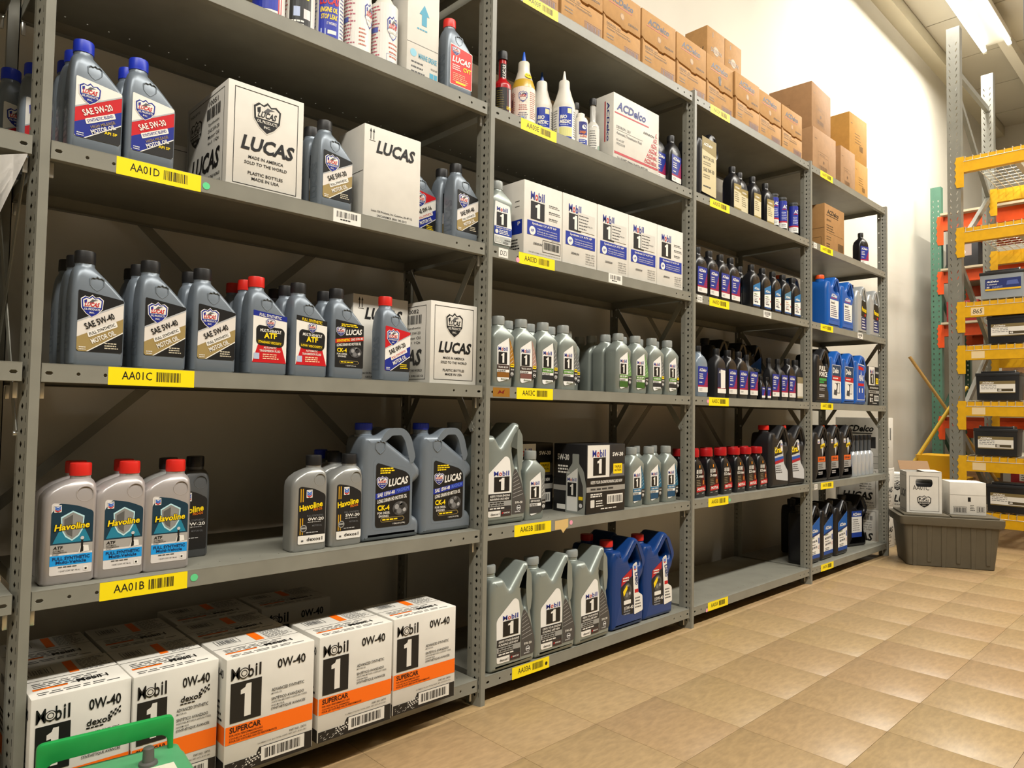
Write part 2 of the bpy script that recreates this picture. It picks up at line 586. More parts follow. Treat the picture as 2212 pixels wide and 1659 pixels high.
# sticker print
STK = {}
def shelf_tag(code, yl='#ffe60a'):
    d = D(0.137, -0.0395, 0.178, 0.0385)
    d.r(0, 0, 1, 1, yl, 1)
    d.t(code, 0.15, 0.33, 0.34, 0.46, K, 2, 0.004)
    d.bar(0.54, 0.26, 0.30, 0.56, K, 2, 22, hash(code) % 97 if False else sum(map(ord, code)))
    return d.mesh(fr(0.0))
def dot(x, z, col, r=0.0085):
    d = D(0, 0, 1, 1)
    d.c(x, z, r, col, 3, 18)
    return d.mesh(fr(0.0))
STICK = {
    'AA01D': [('g', 0.327, -0.022), ('bc', 0.66, -0.038)], 'AA01B': [('g', 0.330, -0.018)],
    'AA03D': [('p', 0.132, -0.030), ('dz', 0.045, -0.033), ('bc', 0.62, -0.036)], 'AA03C': [('tape', 0.03, -0.036)],
    'AA03B': [('tan', 0.335, -0.045), ('p', 0.42, -0.018)], 'AA03A': [('k', 0.300, -0.022)], 'AA05C': [('p', 0.128, -0.020)],
    'AA05A': [('p', 0.128, -0.032)], 'AA05B': [('g', 0.326, -0.022)], 'AA05D': [('dz', 0.035, -0.034), ('bc', 0.66, -0.038)],
    'AA07D': [('bc', 0.70, -0.038)], 'AA07B': [('dz', 0.05, -0.034)], 'AA07E': [('dz', 0.045, -0.034)], 'AA03E': [], 'AA03F': [('p', 0.118, -0.012)],
}
def stickers(code, sh):
    for kind, x, z in STICK.get(code, []):
        if kind in 'gpk':
            link('round_sticker', dot(x, z, {'g': '#66d894', 'p': '#f0a0b8', 'k': K}[kind], 0.0085 if kind != 'k' else 0.006), sh)
        elif kind == 'bc':
            d = D(x, z, 0.085, 0.036)
            d.r(0, 0, 1, 1, W_, 1); d.bar(0.12, 0.4, 0.76, 0.45, K, 2, 20, 5); d.tl(0.25, 0.2, 0.5, 1, 0.1, 0.1, K, 2)
            link('barcode_sticker', d.mesh(fr(0.0)), sh)
        elif kind == 'dz':
            d = D(x, z, 0.042, 0.030)
            d.r(0, 0, 1, 1, W_, 1); d.t('DZ1', 0.15, 0.25, 0.7, 0.5, K, 2, 0.0, 0.1)
            link('handwritten_sticker', d.mesh(fr(0.0)), sh)
        elif kind == 'tape':
            d = D(x, z, 0.075, 0.033)
            d.r(0, 0.05, 1, 0.9, '#9a6a1c', 1); d.p([(0.25, 0.3), (0.4, 0.75), (0.5, 0.5), (0.7, 0.8), (0.62, 0.35), (0.45, 0.45)], '#7a1c10', 2)
            link('brown_tape', d.mesh(fr(0.0)), sh)
        elif kind == 'tan':
            d = D(x, z, 0.07, 0.042)
            d.p([(0, 0.2), (0.45, 0.2), (0.62, -0.15), (0.85, 0.2), (1, 0.3), (1, 1), (0, 0.95)], '#d8b878', 1)
            link('torn_sticker', d.mesh(fr(0.0)), sh)
def bay(x, pre, label, last=False, xbrace=False, levels='ABCDEF', tags=''):
    t = empty('shelving_bay', (x, 0, 0))
    tag(t, label, 'shelving', 'grey steel shelving bays')
    for px in ([0, W] if last else [0]):
        link('post', post_me, t, (px, 0, 0))
        link('post', rear_me, t, (px, 0, 0))
        for a, b in (((-0.013, 0.045, 1.43), (-0.013, 0.412, 0.868)), ((-0.013, 0.412, 1.43), (-0.013, 0.045, 0.868))):
            br = link('side_brace', bars('side_brace', [((0, a[1], a[2]), (0, b[1], b[2]), 0.024, 0.002)], STEEL), t, (px - 0.0155 - (0.003 if a[1] < 0.2 else 0), 0, 0))
            for q in (a, b):
                link('bolt', tube('bolt', [(-0.004, q[1], q[2]), (0.003, q[1], q[2])], 0.0055, GALV, 8), br)
    if xbrace:
        for a, b, yy in (((0.0, 0.66), (W, 1.79), 0.4605), ((0.0, 1.74), (W, 0.61), 0.4635)):
            link('back_brace', bars('back_brace', [((a[0], yy, a[1]), (b[0], yy, b[1]), 0.026, 0.002)], STEEL), t)
    for lv in levels:
        sh = link('shelf', shelf_me, t, (0, 0, LV[lv]))
        for cx in (0.0225, W - 0.0225):
            for yy in (0.024, SDP - 0.024):
                link('clip', clip_me, sh, (cx, yy, -LH - 0.001))
        if lv in tags:
            code = pre + lv
            link('shelf_tag', shelf_tag(code), sh)
            stickers(code, sh)
    return t
bay(-W, 'AA00', 'grey steel shelving bay cut off by the left edge of the photo', levels='ABCDEF')
bay(0, 'AA01', 'grey steel shelving bay nearest the camera, tagged AA01', xbrace=True, tags='BCD')
bay(W, 'AA03', 'grey steel shelving bay tagged AA03, second from the left post', tags='ABCDEF')
bay(2 * W, 'AA05', 'grey steel shelving bay tagged AA05 with an empty bottom shelf', xbrace=True, tags='ABCDEF')
bay(3 * W, 'AA07', 'grey steel shelving bay tagged AA07 at the far end of the run', last=True, tags='ABCDEF')
# ------------------------------------------------------------------ products: bodies, caps, printed labels
PR = {}
def prod(key, cat, name, parts):
    PR[key] = (cat, name, parts)
def plast(c, rough=0.38, metal=0.0):
    return mat(c, rough, metal)
LUC = plast('#79838d', 0.36, 0.25)
HAVL = plast('#b3adab', 0.32, 0.3)
HAVD = plast('#9fa09d', 0.3, 0.4)
HAVG = plast('#5b5e60', 0.35, 0.3)
MOB = plast('#929a94', 0.34, 0.35)
BLK = plast('#17171a', 0.3)
BLKM = plast('#1d1d1f', 0.42)
BLUJ = plast('#123a78', 0.3)
BLUA = plast('#1b5cb0', 0.33)
SILJ = plast('#b9bcbc', 0.3, 0.35)
WHT = plast('#d9d4c8', 0.42)
C_BLK, C_RED, C_BLU, C_ORG, C_GRY, C_NAV = plast('#1b1b1c', 0.45), plast('#d9261c', 0.4), plast('#1c36c0', 0.4), plast('#ee5a1e', 0.4), plast('#9da29f', 0.4, 0.2), plast('#191c3c', 0.4)

SHPTS = [(0, .80), (.18, .93), (.36, .88), (.5, 1), (.64, .88), (.82, .93), (1, .80), (.97, .40), (.76, .16), (.5, 0), (.24, .16), (.03, .40)]
def shield(d, x, y, w, h, dark=BL, red=RD, white=W_, L=4, word='LUCAS'):
    P = lambda s, pts: [(x + w * (.5 + (a - .5) * s), y + h * (.5 + (b - .5) * s)) for a, b in pts]
    d.p(P(1.08, SHPTS), white, L)
    d.p(P(1.0, SHPTS), dark, L + 1)
    top = [(0.02, .80), (.19, .91), (.36, .86), (.5, .97), (.64, .86), (.81, .91), (.98, .80), (.955, .44), (.045, .44)]
    d.p(P(.9, top), white, L + 2)
    d.p(P(.9, [(.08, .78), (.22, .84), (.22, .66), (.1, .62)]), dark, L + 3)
    d.p(P(.9, [(.3, .66), (.5, .86), (.8, .82), (.6, .76), (.52, .66)]), '#5a5a5a', L + 3)
    d.t(word, x + w * .14, y + h * .47, w * .66, h * .21, red, L + 4, .03, .25)
    d.t('OIL PRODUCTS', x + w * .13, y + h * .30, w * .74, h * .1, white, L + 4, .02)
    d.t('INC.', x + w * .38, y + h * .15, w * .24, h * .08, white, L + 4, .02)
    return d
def mobil(d, x, y, w, h, c1=BL, c2=RD, L=4):
    d.t('M', x, y, w * .28, h, c1, L, .008)
    d.t('o', x + w * .32, y - h * .02, w * .19, h * .76, c2, L, .014)
    d.t('b', x + w * .555, y - h * .02, w * .19, h * 1.06, c1, L, .014)
    d.t('i', x + w * .79, y, w * .065, h * 1.04, c1, L, .03)
    d.t('l', x + w * .92, y, w * .065, h * 1.04, c1, L, .03)
    return d
def one(d, x, y, w, h, L=4, box=K, dig=W_):
    d.r(x, y, w, h, box, L)
    d.p([(x + w * a, y + h * b) for a, b in ((.45, .1), (.66, .1), (.66, .92), (.5, .92), (.46, .84), (.32, .79), (.32, .68), (.45, .69))], dig, L + 1)
    return d
def acd(d, x, y, w, h, col, L=4, under=None):
    d.t('ACDelco', x, y, w, h, col, L, .035, .28)
    if under:
        d.r(x - w * .04, y - h * .32, w * 1.02, h * .14, under, L)
    return d

# ---- grey quart with slanted shoulder
lq = [(0, -.046, .048, .027, .012), (.005, -.0505, .0525, .0305, .014), (.03, -.0515, .0525, .031, .013), (.142, -.0515, .0525, .031, .012), (.150, -.0515, .0505, .031, .012),
      (.172, -.0505, .0315, .0302, .013), (.190, -.0490, .0155, .0288, .014), (.203, -.0475, .0035, .0265, .017), (.211, -.0455, -.0020, .0225, .020), (.216, -.0425, -.0045, .0190, .0190), (.226, -.0425, -.0045, .0190, .0190)]
LQ = loft('body', lq, LUC, 4)
def shield_relief(cx, cz, w, h, y, material):
    o = [(cx + (a - .5) * w, cz + (b - .5) * h) for a, b in SHPTS]
    i = [(cx + (a - .5) * w * .84, cz + (b - .5) * h * .84) for a, b in SHPTS]
    m = prism('emblem', o, [i], .003, .0006, material, 'xz', 30, 1)
    for v in m.vertices:
        v.co.y += y
    return m
LQE = shield_relief(-.006, .178, .030, .034, -.0296, LUC)
LQS = D(-.022, .03, .044, .1)
LQS.t('LUCAS', .9, 0.02, 2.2, .34, '#66707a', 1, .03, 0, math.pi / 2)
def lq_prod(key, label, capm):
    prod(key, 'bottle', 'oil_bottle', [('body', LQ), ('cap', capmesh('cap', .0205, .027, capm, -.0235, .2225)), ('emblem', LQE), ('label', decals([(label, fr(-.0311)), (LQS, sd(-.0516))]))])
def luc_diag(top, b1, b2, t1, c1, lines, bot, foot=None, api=False):
    d = D(-.041, .031, .0885, .131)
    e = [(0, 0), (1, 0), (1, .89), (0, 1)]
    d.rp(e, .004, top, 1)
    d.p([(0, .47), (1, .82), (1, .58), (0, .23)], b1, 2)
    d.p([(0, .23), (1, .58), (1, .34), (.22, .0), (.04, .0), (0, .03)], b2, 3)
    d.p([(.22, 0), (1, .34), (1, .03), (.97, 0)], bot, 3)
    d.p([(.20, 0), (.24, 0), (1, .335), (1, .355)], W_, 4)
    d.p([(0, .47), (1, .82), (1, .845), (0, .495)], SV, 3)
    a = .475
    d.t(t1, .20, .355, .70, .105, c1, 6, .022, 0, a)
    if lines[0]:
        x0, y0 = .28, .255
        q = [(x0 - .03, y0 - .025), (x0 + .60, y0 + .185), (x0 + .56, y0 + .27), (x0 - .07, y0 + .06)]
        d.rp(q, .002, lines[0][1], 5)
        d.t(lines[0][0], x0, y0 + .005, .62, .05, lines[0][2], 6, .015, 0, a)
    if lines[1]:
        d.t(lines[1][0], .36, .175, .58, .048, lines[1][1], 6, .012, 0, a)
    d.t(lines[2][0], .38 if lines[1] else .34, .085 if lines[1] else .125, .58, .075 if lines[1] else .085, lines[2][1], 6, .025, 0, a)
    shield(d, .07, .57, .46, .35)
    if api:
        d.t('API SP', .64, .14, .28, .05, YL, 5, .02)
    if foot:
        d.tl(.6, .14, .36, 3, .04, .018, foot, 5)
    d.tl(.05, .06, .2, 2, .035, .015, W_, 5)
    return d
WAR = '#e2dcd4'
lq_prod('luc_sb20', luc_diag(W_, RD, BL, 'SAE 5W-20', W_, (('SYNTHETIC BLEND', W_, BL), ('HIGH MILEAGE', GD), ('MOTOR OIL', W_)), '#232323', None, True), C_BLU)
lq_prod('luc_sb30', luc_diag(W_, RD, BL, 'SAE 5W-30', W_, (('SYNTHETIC BLEND', W_, BL), ('HIGH MILEAGE', GD), ('MOTOR OIL', W_)), '#232323', None, True), C_BLU)
FSL = (('FULL SYNTHETIC', W_, K), None, ('MOTOR OIL', W_))
lq_prod('luc_fs540', luc_diag(K, WAR, GD, 'SAE 5W-40', K, FSL, K, '#cfc6ae'), C_BLK)
lq_prod('luc_fs530', luc_diag(K, WAR, GD, 'SAE 5W-30', K, FSL, K, '#cfc6ae'), C_BLK)
lq_prod('luc_fs040', luc_diag(K, WAR, GD, 'SAE 0W-40', K, FSL, K, '#cfc6ae'), C_BLK)
RDL = (('FULL SYNTHETIC', W_, RD), None, ('MOTOR OIL', W_))
lq_prod('luc_rd020', luc_diag(RD, W_, BL, 'SAE 0W-20', K, RDL, '#1a1a1a', YL), C_RED)
lq_prod('luc_rd016', luc_diag(RD, W_, BL, 'SAE 0W-16', K, RDL, '#1a1a1a', YL), C_BLK)
def luc_atf(topc, toptx, visc, topw):
    d = D(-.041, .031, .0885, .131)
    d.rp([(0, 0), (1, 0), (1, .92), (0, 1)], .003, W_, 1)
    d.p([(0, .90), (1, .82), (1, .92), (0, 1)], topc, 2)
    d.t(toptx, .17, .895, .66, .06, topw, 4, .02, 0, -.1)
    d.p([(0, 0), (1, 0), (.84, .36), (.16, .36)], RD, 2)
    d.rp([(.10, .38), (.20, .33), (.82, .30), (.92, .36), (.94, .62), (.86, .68), (.16, .72), (.09, .66)], .006, K, 3)
    d.t('MULTI-VEHICLE', .2, .595, .62, .06, W_, 5, .02, .1, -.05)
    d.t('ATF', .32, .47, .38, .11, YL, 5, .04)
    d.rp([(.13, .37), (.87, .335), (.88, .415), (.12, .45)], .004, '#3a3206', 4)
    d.t(visc, .16, .378, .68, .045, YL, 5, .02, 0, -.05)
    shield(d, .38, .66, .26, .20, L=6)
    d.t('AUTOMATIC', .32, .27, .38, .04, W_, 4, .015)
    d.t('TRANSMISSION FLUID', .2, .205, .62, .045, W_, 4, .02)
    d.tl(.3, .15, .56, 3, .04, .018, '#ffd9b0', 4)
    d.r(.04, .06, .16, .12, '#b8c4dc', 4)
    return d
lq_prod('luc_atf_std', luc_atf(BL, 'FULL SYNTHETIC', 'STANDARD VISCOSITY', W_), C_RED)
lq_prod('luc_atf_low', luc_atf(K, 'FULL SYNTHETIC', 'LOW VISCOSITY', YL), C_BLK)
def engine(d, x, y, w, h, L=5):
    d.c(x + w * .5, y + h * .5, w * d.w * .45, '#4c4c4c', L, 14, h * d.h * .42)
    for i, (a, b, r, c) in enumerate(((.3, .6, .13, '#9a9a9a'), (.62, .62, .16, '#2a2a2a'), (.45, .35, .15, '#777777'), (.75, .4, .1, '#b0b0b0'), (.2, .35, .08, '#222222'), (.55, .78, .09, '#888888'))):
        d.c(x + w * a, y + h * b, r * w * d.w, c, L + 1, 10)
    return d
def luc_ck4(frame, top=W_, gal=False):
    d = D(*frame)
    bnd = '#c02a12' if not gal else '#1a2f9a'
    if gal:
        d.rp([(0, 0, .012), (1, 0, .012), (1, .77, .02), (.86, .85, .02), (.05, 1, .006), (0, .97, .01)], .008, K, 1)
        y = -.06
    else:
        d.rp([(0, 0), (1, 0), (1, .92), (0, 1)], .003, K, 1); y = 0
    d.tl(.12 if gal else .2, .90, .42 if gal else .6, 3 if gal else 2, .035, .02, YL, 3, 5)
    shield(d, .03, .66 + y, .30, .19, L=4)
    d.t('LUCAS', .36, .68 + y, .56, .12, W_, 4, .035, .22, .10)
    d.p([(0, .50 + y), (1, .60 + y), (1, .685 + y), (0, .585 + y)], bnd, 2)
    if gal:
        d.t('SAE 15W-40', .05, .525 + y, .50, .06, W_, 4, .03, .15, .145)
        d.t('MAGNUM', .60, .58 + y, .36, .06, '#5a76d8', 4, .03, .15, .145)
    else:
        d.t('SYNTHETIC', .05, .52, .46, .055, YL, 4, .03, .15, .145)
        d.t('SAE 15W-40', .55, .575, .42, .05, W_, 4, .02, .15, .145)
    d.t('LONG DRAIN HD MOTOR OIL', .05, .43 + y, .86, .06, W_, 4, .025, .15, .12)
    d.t('CK-4', .06, .32 + y, .34, .085, YL, 4, .03)
    d.t('FOR DIESEL', .06, .265 + y, .36, .035, W_, 4, .015)
    d.t('ENGINES', .10, .215 + y, .28, .035, W_, 4, .015)
    engine(d, .46, .2 + y, .5, .27)
    d.rp([(.18, .08), (.80, .08), (.85, .11), (.80, .15), (.18, .15), (.14, .11)], .002, GD, 3)
    d.rp([(.19, .088), (.79, .088), (.83, .11), (.79, .142), (.19, .142), (.15, .11)], .002, K, 4)
    d.tl(.2, .105, .6, 1, .03, .022, YL, 5)
    d.t('1 GALLON (3.78L)' if gal else '1 QUART (946 mL)', .5 if gal else .38, .025, .36, .03, W_, 4, .01)
    return d
lq_prod('luc_ck4', luc_ck4((-.041, .031, .0885, .131)), C_BLK)
d = D(-.041, .031, .0885, .131)
d.rp([(0, 0), (1, 0), (1, .92), (0, 1)], .003, W_, 1); d.rp([(.02, .015), (.98, .015), (.98, .905), (.02, .98)], .003, '#d8221a', 2)
shield(d, .08, .74, .34, .2, L=4); d.t('LUCAS', .08, .56, .8, .15, W_, 5, .035, .2); d.tl(.1, .48, .45, 3, .05, .022, W_, 4); d.t('CVT', .58, .40, .36, .11, YL, 5, .04)
d.tl(.12, .28, .75, 5, .045, .018, '#ffb48a', 4); d.rp([(.25, .06), (.7, .06), (.7, .11), (.25, .11)], .002, YL, 4)
lq_prod('luc_cv', d, C_RED)
# ---- gallon jug with arched handle
o = round_poly([(-.1, 0, .012), (.1, 0, .012), (.101, .038, .008), (.092, .055, .01), (.07, .066, .01), (.068, .152, .01), (.09, .166, .012), (.101, .178, .01), (.101, .202, .012), (.080, .220, .02), (.058, .296, .02), (.036, .322, .014), (-.012, .321, .012), (-.036, .302, .008), (-.046, .300, .006), (-.092, .300, .012), (-.1, .27, .02)], .01)
hg = round_poly([(-.022, .288, .006), (-.006, .303, .008), (.028, .303, .01), (.044, .286, .012), (.058, .236, .008), (.048, .240, .006)], .006)
GJ = prism('body', o, [hg], .112, .020, LUC, 'xz', 35, 3)
d = luc_ck4((-.058, .038, .118, .185), gal=True)
rim = D(-.066, .030, .134, .204)
rim.rp([(0, 0, .016), (1, 0, .016), (1, .77, .02), (.86, .86, .02), (.05, 1, .012), (0, .97, .012)], .008, '#6d7780', 1)
prod('luc_gal', 'jug', 'oil_jug', [('body', GJ), ('neck', lathe('neck', [(.026, .296), (.026, .302), (.0235, .304), (.0235, .318)], LUC, 20)), ('cap', capmesh('cap', .0255, .020, C_BLU, 0, .3165)),
     ('emblem', shield_relief(-.045, .268, .036, .042, -.0562, LUC)), ('label', decals([(rim, fr(-.0560)), (d, fr(-.0566))]))])
for i in (1, 2):
    m_ = PR['luc_gal'][2][i][1]
    for v in m_.vertices:
        v.co.x -= .068
# ---- silver quart with neck at the right
hq = [(0, -.047, .046, .028, .012), (.005, -.0505, .0505, .0315, .014), (.168, -.0505, .0510, .032, .014), (.182, -.0485, .0508, .0315, .014), (.193, -.0405, .0500, .0305, .014), (.204, -.0260, .0490, .0290, .015),
      (.212, -.0100, .0465, .0250, .019), (.217, .0020, .0420, .0195, .0195), (.228, .0025, .0415, .0190, .0190)]
def ring_relief(cx, cz, r, y, material):
    m = prism('emblem', circ(cx, cz, r, 24), [circ(cx, cz, r * .88, 24)], .003, .0005, material, 'xz', 30, 1)
    for v in m.vertices:
        v.co.y += y
    return m
def hq_prod(key, bm_, label, capm):
    prod(key, 'bottle', 'oil_bottle', [('body', loft('body', hq, bm_, 4)), ('cap', capmesh('cap', .0212, .0265, capm, .022, .2235)), ('emblem', ring_relief(.026, .186, .017, -.0306, bm_)), ('label', label.mesh(fr(-.0320)))])
def chevron(d, x, y, w, h, L=5):
    d.rr(x, y, w, h, .001, W_, L)
    for c, a in (('#1a62c8', .62), ('#1a62c8', .40), (RD, .18)):
        d.p([(x + w * .1, y + h * (a + .2)), (x + w * .5, y + h * a), (x + w * .9, y + h * (a + .2)), (x + w * .9, y + h * (a + .02)), (x + w * .5, y + h * (a - .16)), (x + w * .1, y + h * (a + .02))], c, L + 1)
    d.r(x, y + h * .84, w, h * .03, BL, L + 1)
    return d
d = D(-.034, .020, .077, .150)
d.rp([(0, 0), (1, 0), (1, .86, .006), (.6, .955, .02), (.05, 1, .004), (0, .98)], .004, '#ded9d4', 1)
d.rp([(0, .42, .0003), (1, .42, .0003), (1, .86, .006), (.6, .955, .02), (.18, .99, .004), (0, .86)], .003, '#0d3446', 2)
d.p([(.05, .44), (.95, .44), (.8, .62), (.5, .75), (.2, .62)], '#1d7f9c', 3)
d.p([(.22, .80), (.5, .88), (.78, .80), (.76, .62), (.66, .52), (.5, .46), (.34, .52), (.24, .62)], '#bfe8ef', 4)
d.p([(.25, .785), (.5, .86), (.75, .785), (.73, .63), (.64, .54), (.5, .485), (.36, .54), (.27, .63)], '#8d8d8a', 5)
d.p([(.30, .765), (.5, .825), (.5, .52), (.38, .56), (.30, .64)], '#5c5c5a', 6)
d.t('Havoline', .06, .605, .86, .10, K, 7, .07, .18, .05); d.t('Havoline', .075, .61, .83, .09, YL, 8, .025, .18, .05)
chevron(d, .06, .87, .17, .10)
d.r(0, .30, 1, .12, '#a9a59f', 2)
d.t('ATF', .06, .355, .22, .045, K, 4, .03, .2); d.t('AUTOMATIC', .06, .325, .26, .02, K, 4, .005); d.t('TRANSMISSION', .06, .30, .33, .02, K, 4, .005); d.t('FLUID', .06, .275, .14, .02, K, 4, .005)
d.r(.72, .36, .05, .12, K, 4); d.c(.745, .49, .0035, '#c8c8c8', 5); d.p([(.66, .28), (.92, .30), (.90, .38), (.72, .39)], W_, 3); d.p([(.7, .29), (.78, .30), (.78, .37), (.72, .37)], K, 4)
d.r(0, .13, 1, .14, '#139be8', 2); d.t('FULL SYNTHETIC', .06, .205, .88, .045, '#0a2a5a', 4, .025); d.t('Multi-Vehicle', .14, .152, .72, .045, '#0a2a5a', 4, .02)
d.tl(.2, .10, .6, 1, .03, .015, '#555555', 3); d.t('1 QUART (CONT. NET. 946 mL)', .22, .035, .5, .028, '#333333', 3, .005); d.rr(.8, .03, .11, .06, .001, W_, 3); d.r(.83, .045, .05, .025, K, 4)
HATF = d
hq_prod('hav_atf', HAVL, d, C_RED)
def hav_pro(grade, dexos=True):
    d = D(-.034, .020, .077, .150)
    d.rp([(0, 0), (1, 0), (1, .84, .008), (.6, .955, .03), (.1, 1, .006), (0, .98)], .005, '#1a1a1b', 1)
    for xx in (.07, .15):
        d.r(xx, .16, .035, .80, '#d8a21c', 2)
    d.r(.0, .45, .5, .28, '#1a1a1b', 3)
    chevron(d, .28, .80, .22, .14)
    d.t('Havoline', .04, .565, .86, .105, YL, 6, .03, .12, .16)
    d.t('PRO-DS', .55, .56, .32, .045, '#e87818', 6, .02, .1, .12)
    d.t('FULL SYNTHETIC', .32, .465, .6, .032, '#77797c', 5, .003)
    d.t(grade, .36, .395, .58, .055, W_, 5, .02)
    d.t('API SP', .34, .36, .22, .02, W_, 5, .005); d.tl(.58, .365, .36, 1, .02, .012, '#999999', 5)
    d.t('MOTOR OIL', .52, .29, .36, .03, '#77797c', 5, .003)
    d.c(.2, .27, .0095, '#9a9a96', 5); d.c(.2, .27, .007, '#2a2a2a', 6); d.r(.1, .26, .2, .03, '#9a9a96', 7)
    d.tl(.3, .185, .6, 1, .02, .014, '#bbbbbb', 5)
    if dexos:
        d.rp([(0, 0), (1, 0), (1, .145, .0004), (0, .145, .0004)], .005, W_, 6)
        d.t('dexos1', .32, .045, .58, .06, K, 8, .015); d.r(.12, .04, .08, .03, '#555555', 8)
    return d
hq_prod('hav_020', HAVD, hav_pro('0W-20'), C_BLK)
hq_prod('hav_530', HAVD, hav_pro('5W-30'), C_BLK)
hq_prod('hav_dark', HAVG, hav_pro('0W-20', False), plast('#0f1116', .4))
# ---- silver quart with centred cap
mq = [(0, -.044, .041, .027, .011), (.006, -.0475, .0450, .0305, .013), (.10, -.0470, .0475, .032, .012), (.160, -.0470, .0520, .032, .011), (.170, -.0465, .0520, .0318, .011), (.180, -.0415, .0455, .0300, .013),
      (.194, -.0290, .0305, .0270, .017), (.203, -.0215, .0235, .0225, .020), (.208, -.0200, .0220, .0205, .0205), (.216, -.0200, .0220, .0205, .0205)]
MQ = loft('body', mq, MOB, 4)
MQC = capmesh('cap', .0222, .0285, C_GRY, .001, .2105)
def mob_label(sw, band, bandt, low, lowt='', dex=True, tri=True, under=None):
    d = D(-.030, .016, .078, .150)
    d.rp([(0.02, .04, .006), (.12, 0, .004), (.70, .07, .002), (.73, .3, .002), (.72, .75, .002), (.66, 1, .002), (.62, .985, .004), (0, .80, .006)], .003, '#efeee9', 1)
    d.rp([(.72, .075, .002), (1, .16, .004), (1.02, .42, .01), (.92, .75, .02), (.70, 1.0, .002), (.745, .75, .004), (.755, .3, .002)], .003, sw, 1)
    d.p([(.72, .075), (1, .16), (1.01, .36), (.755, .34)], '#2a2826', 2)
    for i in range(5):
        a = .42 + i * .09
        d.p([(.76, a), (.94 - i * .03, a + .07), (.94 - i * .03, a + .085), (.76, a + .01)], '#d9d9d4', 2)
    mobil(d, .06, .70, .54, .085)
    one(d, .07, .40, .50, .27)
    if band:
        d.r(.01, .285, .70, .10, band, 3); d.t(bandt, .06, .31, .58, .045, W_, 5, .02)
        d.tl(.04, .25, .62, 2, .03, .015, '#555555', 4)
    d.r(.01, .11 if dex else .05, .70, .11 if dex else .16, low, 3)
    if dex:
        d.t('dexos', .22, .05, .40, .045, '#4c5a22', 5, .01)
    d.t('5W-30', .79, .27, .19, .04, W_, 5, .02)
    if tri:
        d.r(.78, .345, .2, .07, YL, 4); d.r(.80, .375, .16, .02, '#6a5a08', 5)
    d.c(.87, .19, .0068, '#e0e0dc', 5); d.c(.87, .19, .0052, '#2a2826', 6); d.r(.81, .18, .12, .025, '#e0e0dc', 7)
    return d
def mq_prod(key, lab):
    prod(key, 'bottle', 'oil_bottle', [('body', MQ), ('cap', MQC), ('label', lab.mesh(fr(-.0322)))])
mq_prod('mob_gold', mob_label('#a8741c', '#3a2420', 'TRUCK & SUV', '#8a5a1c'))
mq_prod('mob_rose', mob_label('#b08a7c', '#33211e', 'TRUCK & SUV', '#7a5048'))
mq_prod('mob_green', mob_label('#6a6c6a', '#4d8a22', 'HYBRID', '#2a2c2e'))
mq_prod('mob_lime', mob_label('#6f9a58', '#5c8c3c', 'ESP', '#3c6424', dex=False, tri=False))
mq_prod('mob_grey', mob_label('#777876', '#26282a', 'KEEPS YOUR ENGINE', '#3a3a3a', dex=False, tri=False))
mq_prod('mob_blue', mob_label('#17607f', '#1a6a94', 'TURBO DIESEL', '#14486a', dex=False, tri=False))
d = D(-.036, .016, .082, .150)
d.rp([(.03, .03, .006), (.95, .03, .004), (1, .4, .01), (.86, .93, .006), (.04, .98, .004), (0, .5)], .004, '#efeee9', 1)
mobil(d, .14, .77, .60, .09); one(d, .13, .44, .58, .30)
d.r(.01, .235, .98, .185, '#173a9c', 3); d.t('Synthetic LV ATF HP', .1, .365, .84, .04, W_, 5, .02); d.c(.14, .30, .0072, W_, 5); d.tl(.28, .33, .66, 3, .035, .018, W_, 5)
d.r(.06, .05, .88, .15, '#b7bab4', 2); d.tl(.1, .17, .3, 4, .03, .014, W_, 4); d.t('DEXRON', .58, .12, .34, .03, K, 4, .02, .3); d.tl(.5, .08, .4, 2, .03, .014, '#444444', 4)
mq_prod('mob_lv', d)
# ---- silver 5-quart jug
o = round_poly([(-.099, 0, .012), (.099, 0, .014), (.104, .035, .02), (.099, .10, .04), (.082, .175, .04), (.074, .24, .02), (.070, .336, .010), (.048, .339, .008), (-.018, .258, .010), (-.034, .284, .010), (-.046, .296, .006), (-.090, .296, .012), (-.101, .262, .02), (-.101, .1, .03)], .01)
hm = round_poly([(.038, .246, .006), (.058, .292, .006), (.062, .225, .008), (.056, .185, .006), (.046, .205, .01)], .006)
MJ = prism('body', o, [hm], .118, .020, MOB, 'xz', 35, 3)
d = D(-.078, .024, .172, .205)
d.rp([(.02, .02, .008), (.62, .02, .001), (.62, .62, .004), (.57, .95, .012), (.46, 1.0, .012), (0, .70, .012)], .006, '#f0efea', 1)
d.rp([(.64, .03, .002), (1.0, .03, .014), (1.02, .24, .03), (.86, .62, .04), (.70, .82, .02), (.645, .62, .004)], .004, '#4c4a48', 1)
for i in range(7):
    a = .30 + i * .06
    d.p([(.66, a), (.94 - i * .03, a + .05), (.94 - i * .03, a + .06), (.66, a + .008)], '#a8a6a2', 2)
mobil(d, .16, .675, .40, .075); one(d, .165, .42, .40, .24)
d.r(.015, .27, .605, .12, '#1b1b1c', 3); d.t('KEEPS YOUR ENGINE', .06, .335, .52, .035, W_, 5, .018, .1); d.t('RUNNING LIKE NEW', .06, .285, .50, .035, W_, 5, .018, .1)
d.r(.015, .185, .605, .082, '#9a9a96', 3); d.tl(.06, .235, .5, 2, .035, .018, '#222222', 5)
d.r(.02, .12, .60, .062, '#2b2b2c', 3); d.tl(.06, .145, .52, 1, .03, .02, W_, 5)
d.rp([(.02, .02, .008), (.34, .02, .001), (.34, .115, .001), (.02, .115, .001)], .002, W_, 3); d.t('dexos1', .09, .045, .22, .04, K, 5, .012)
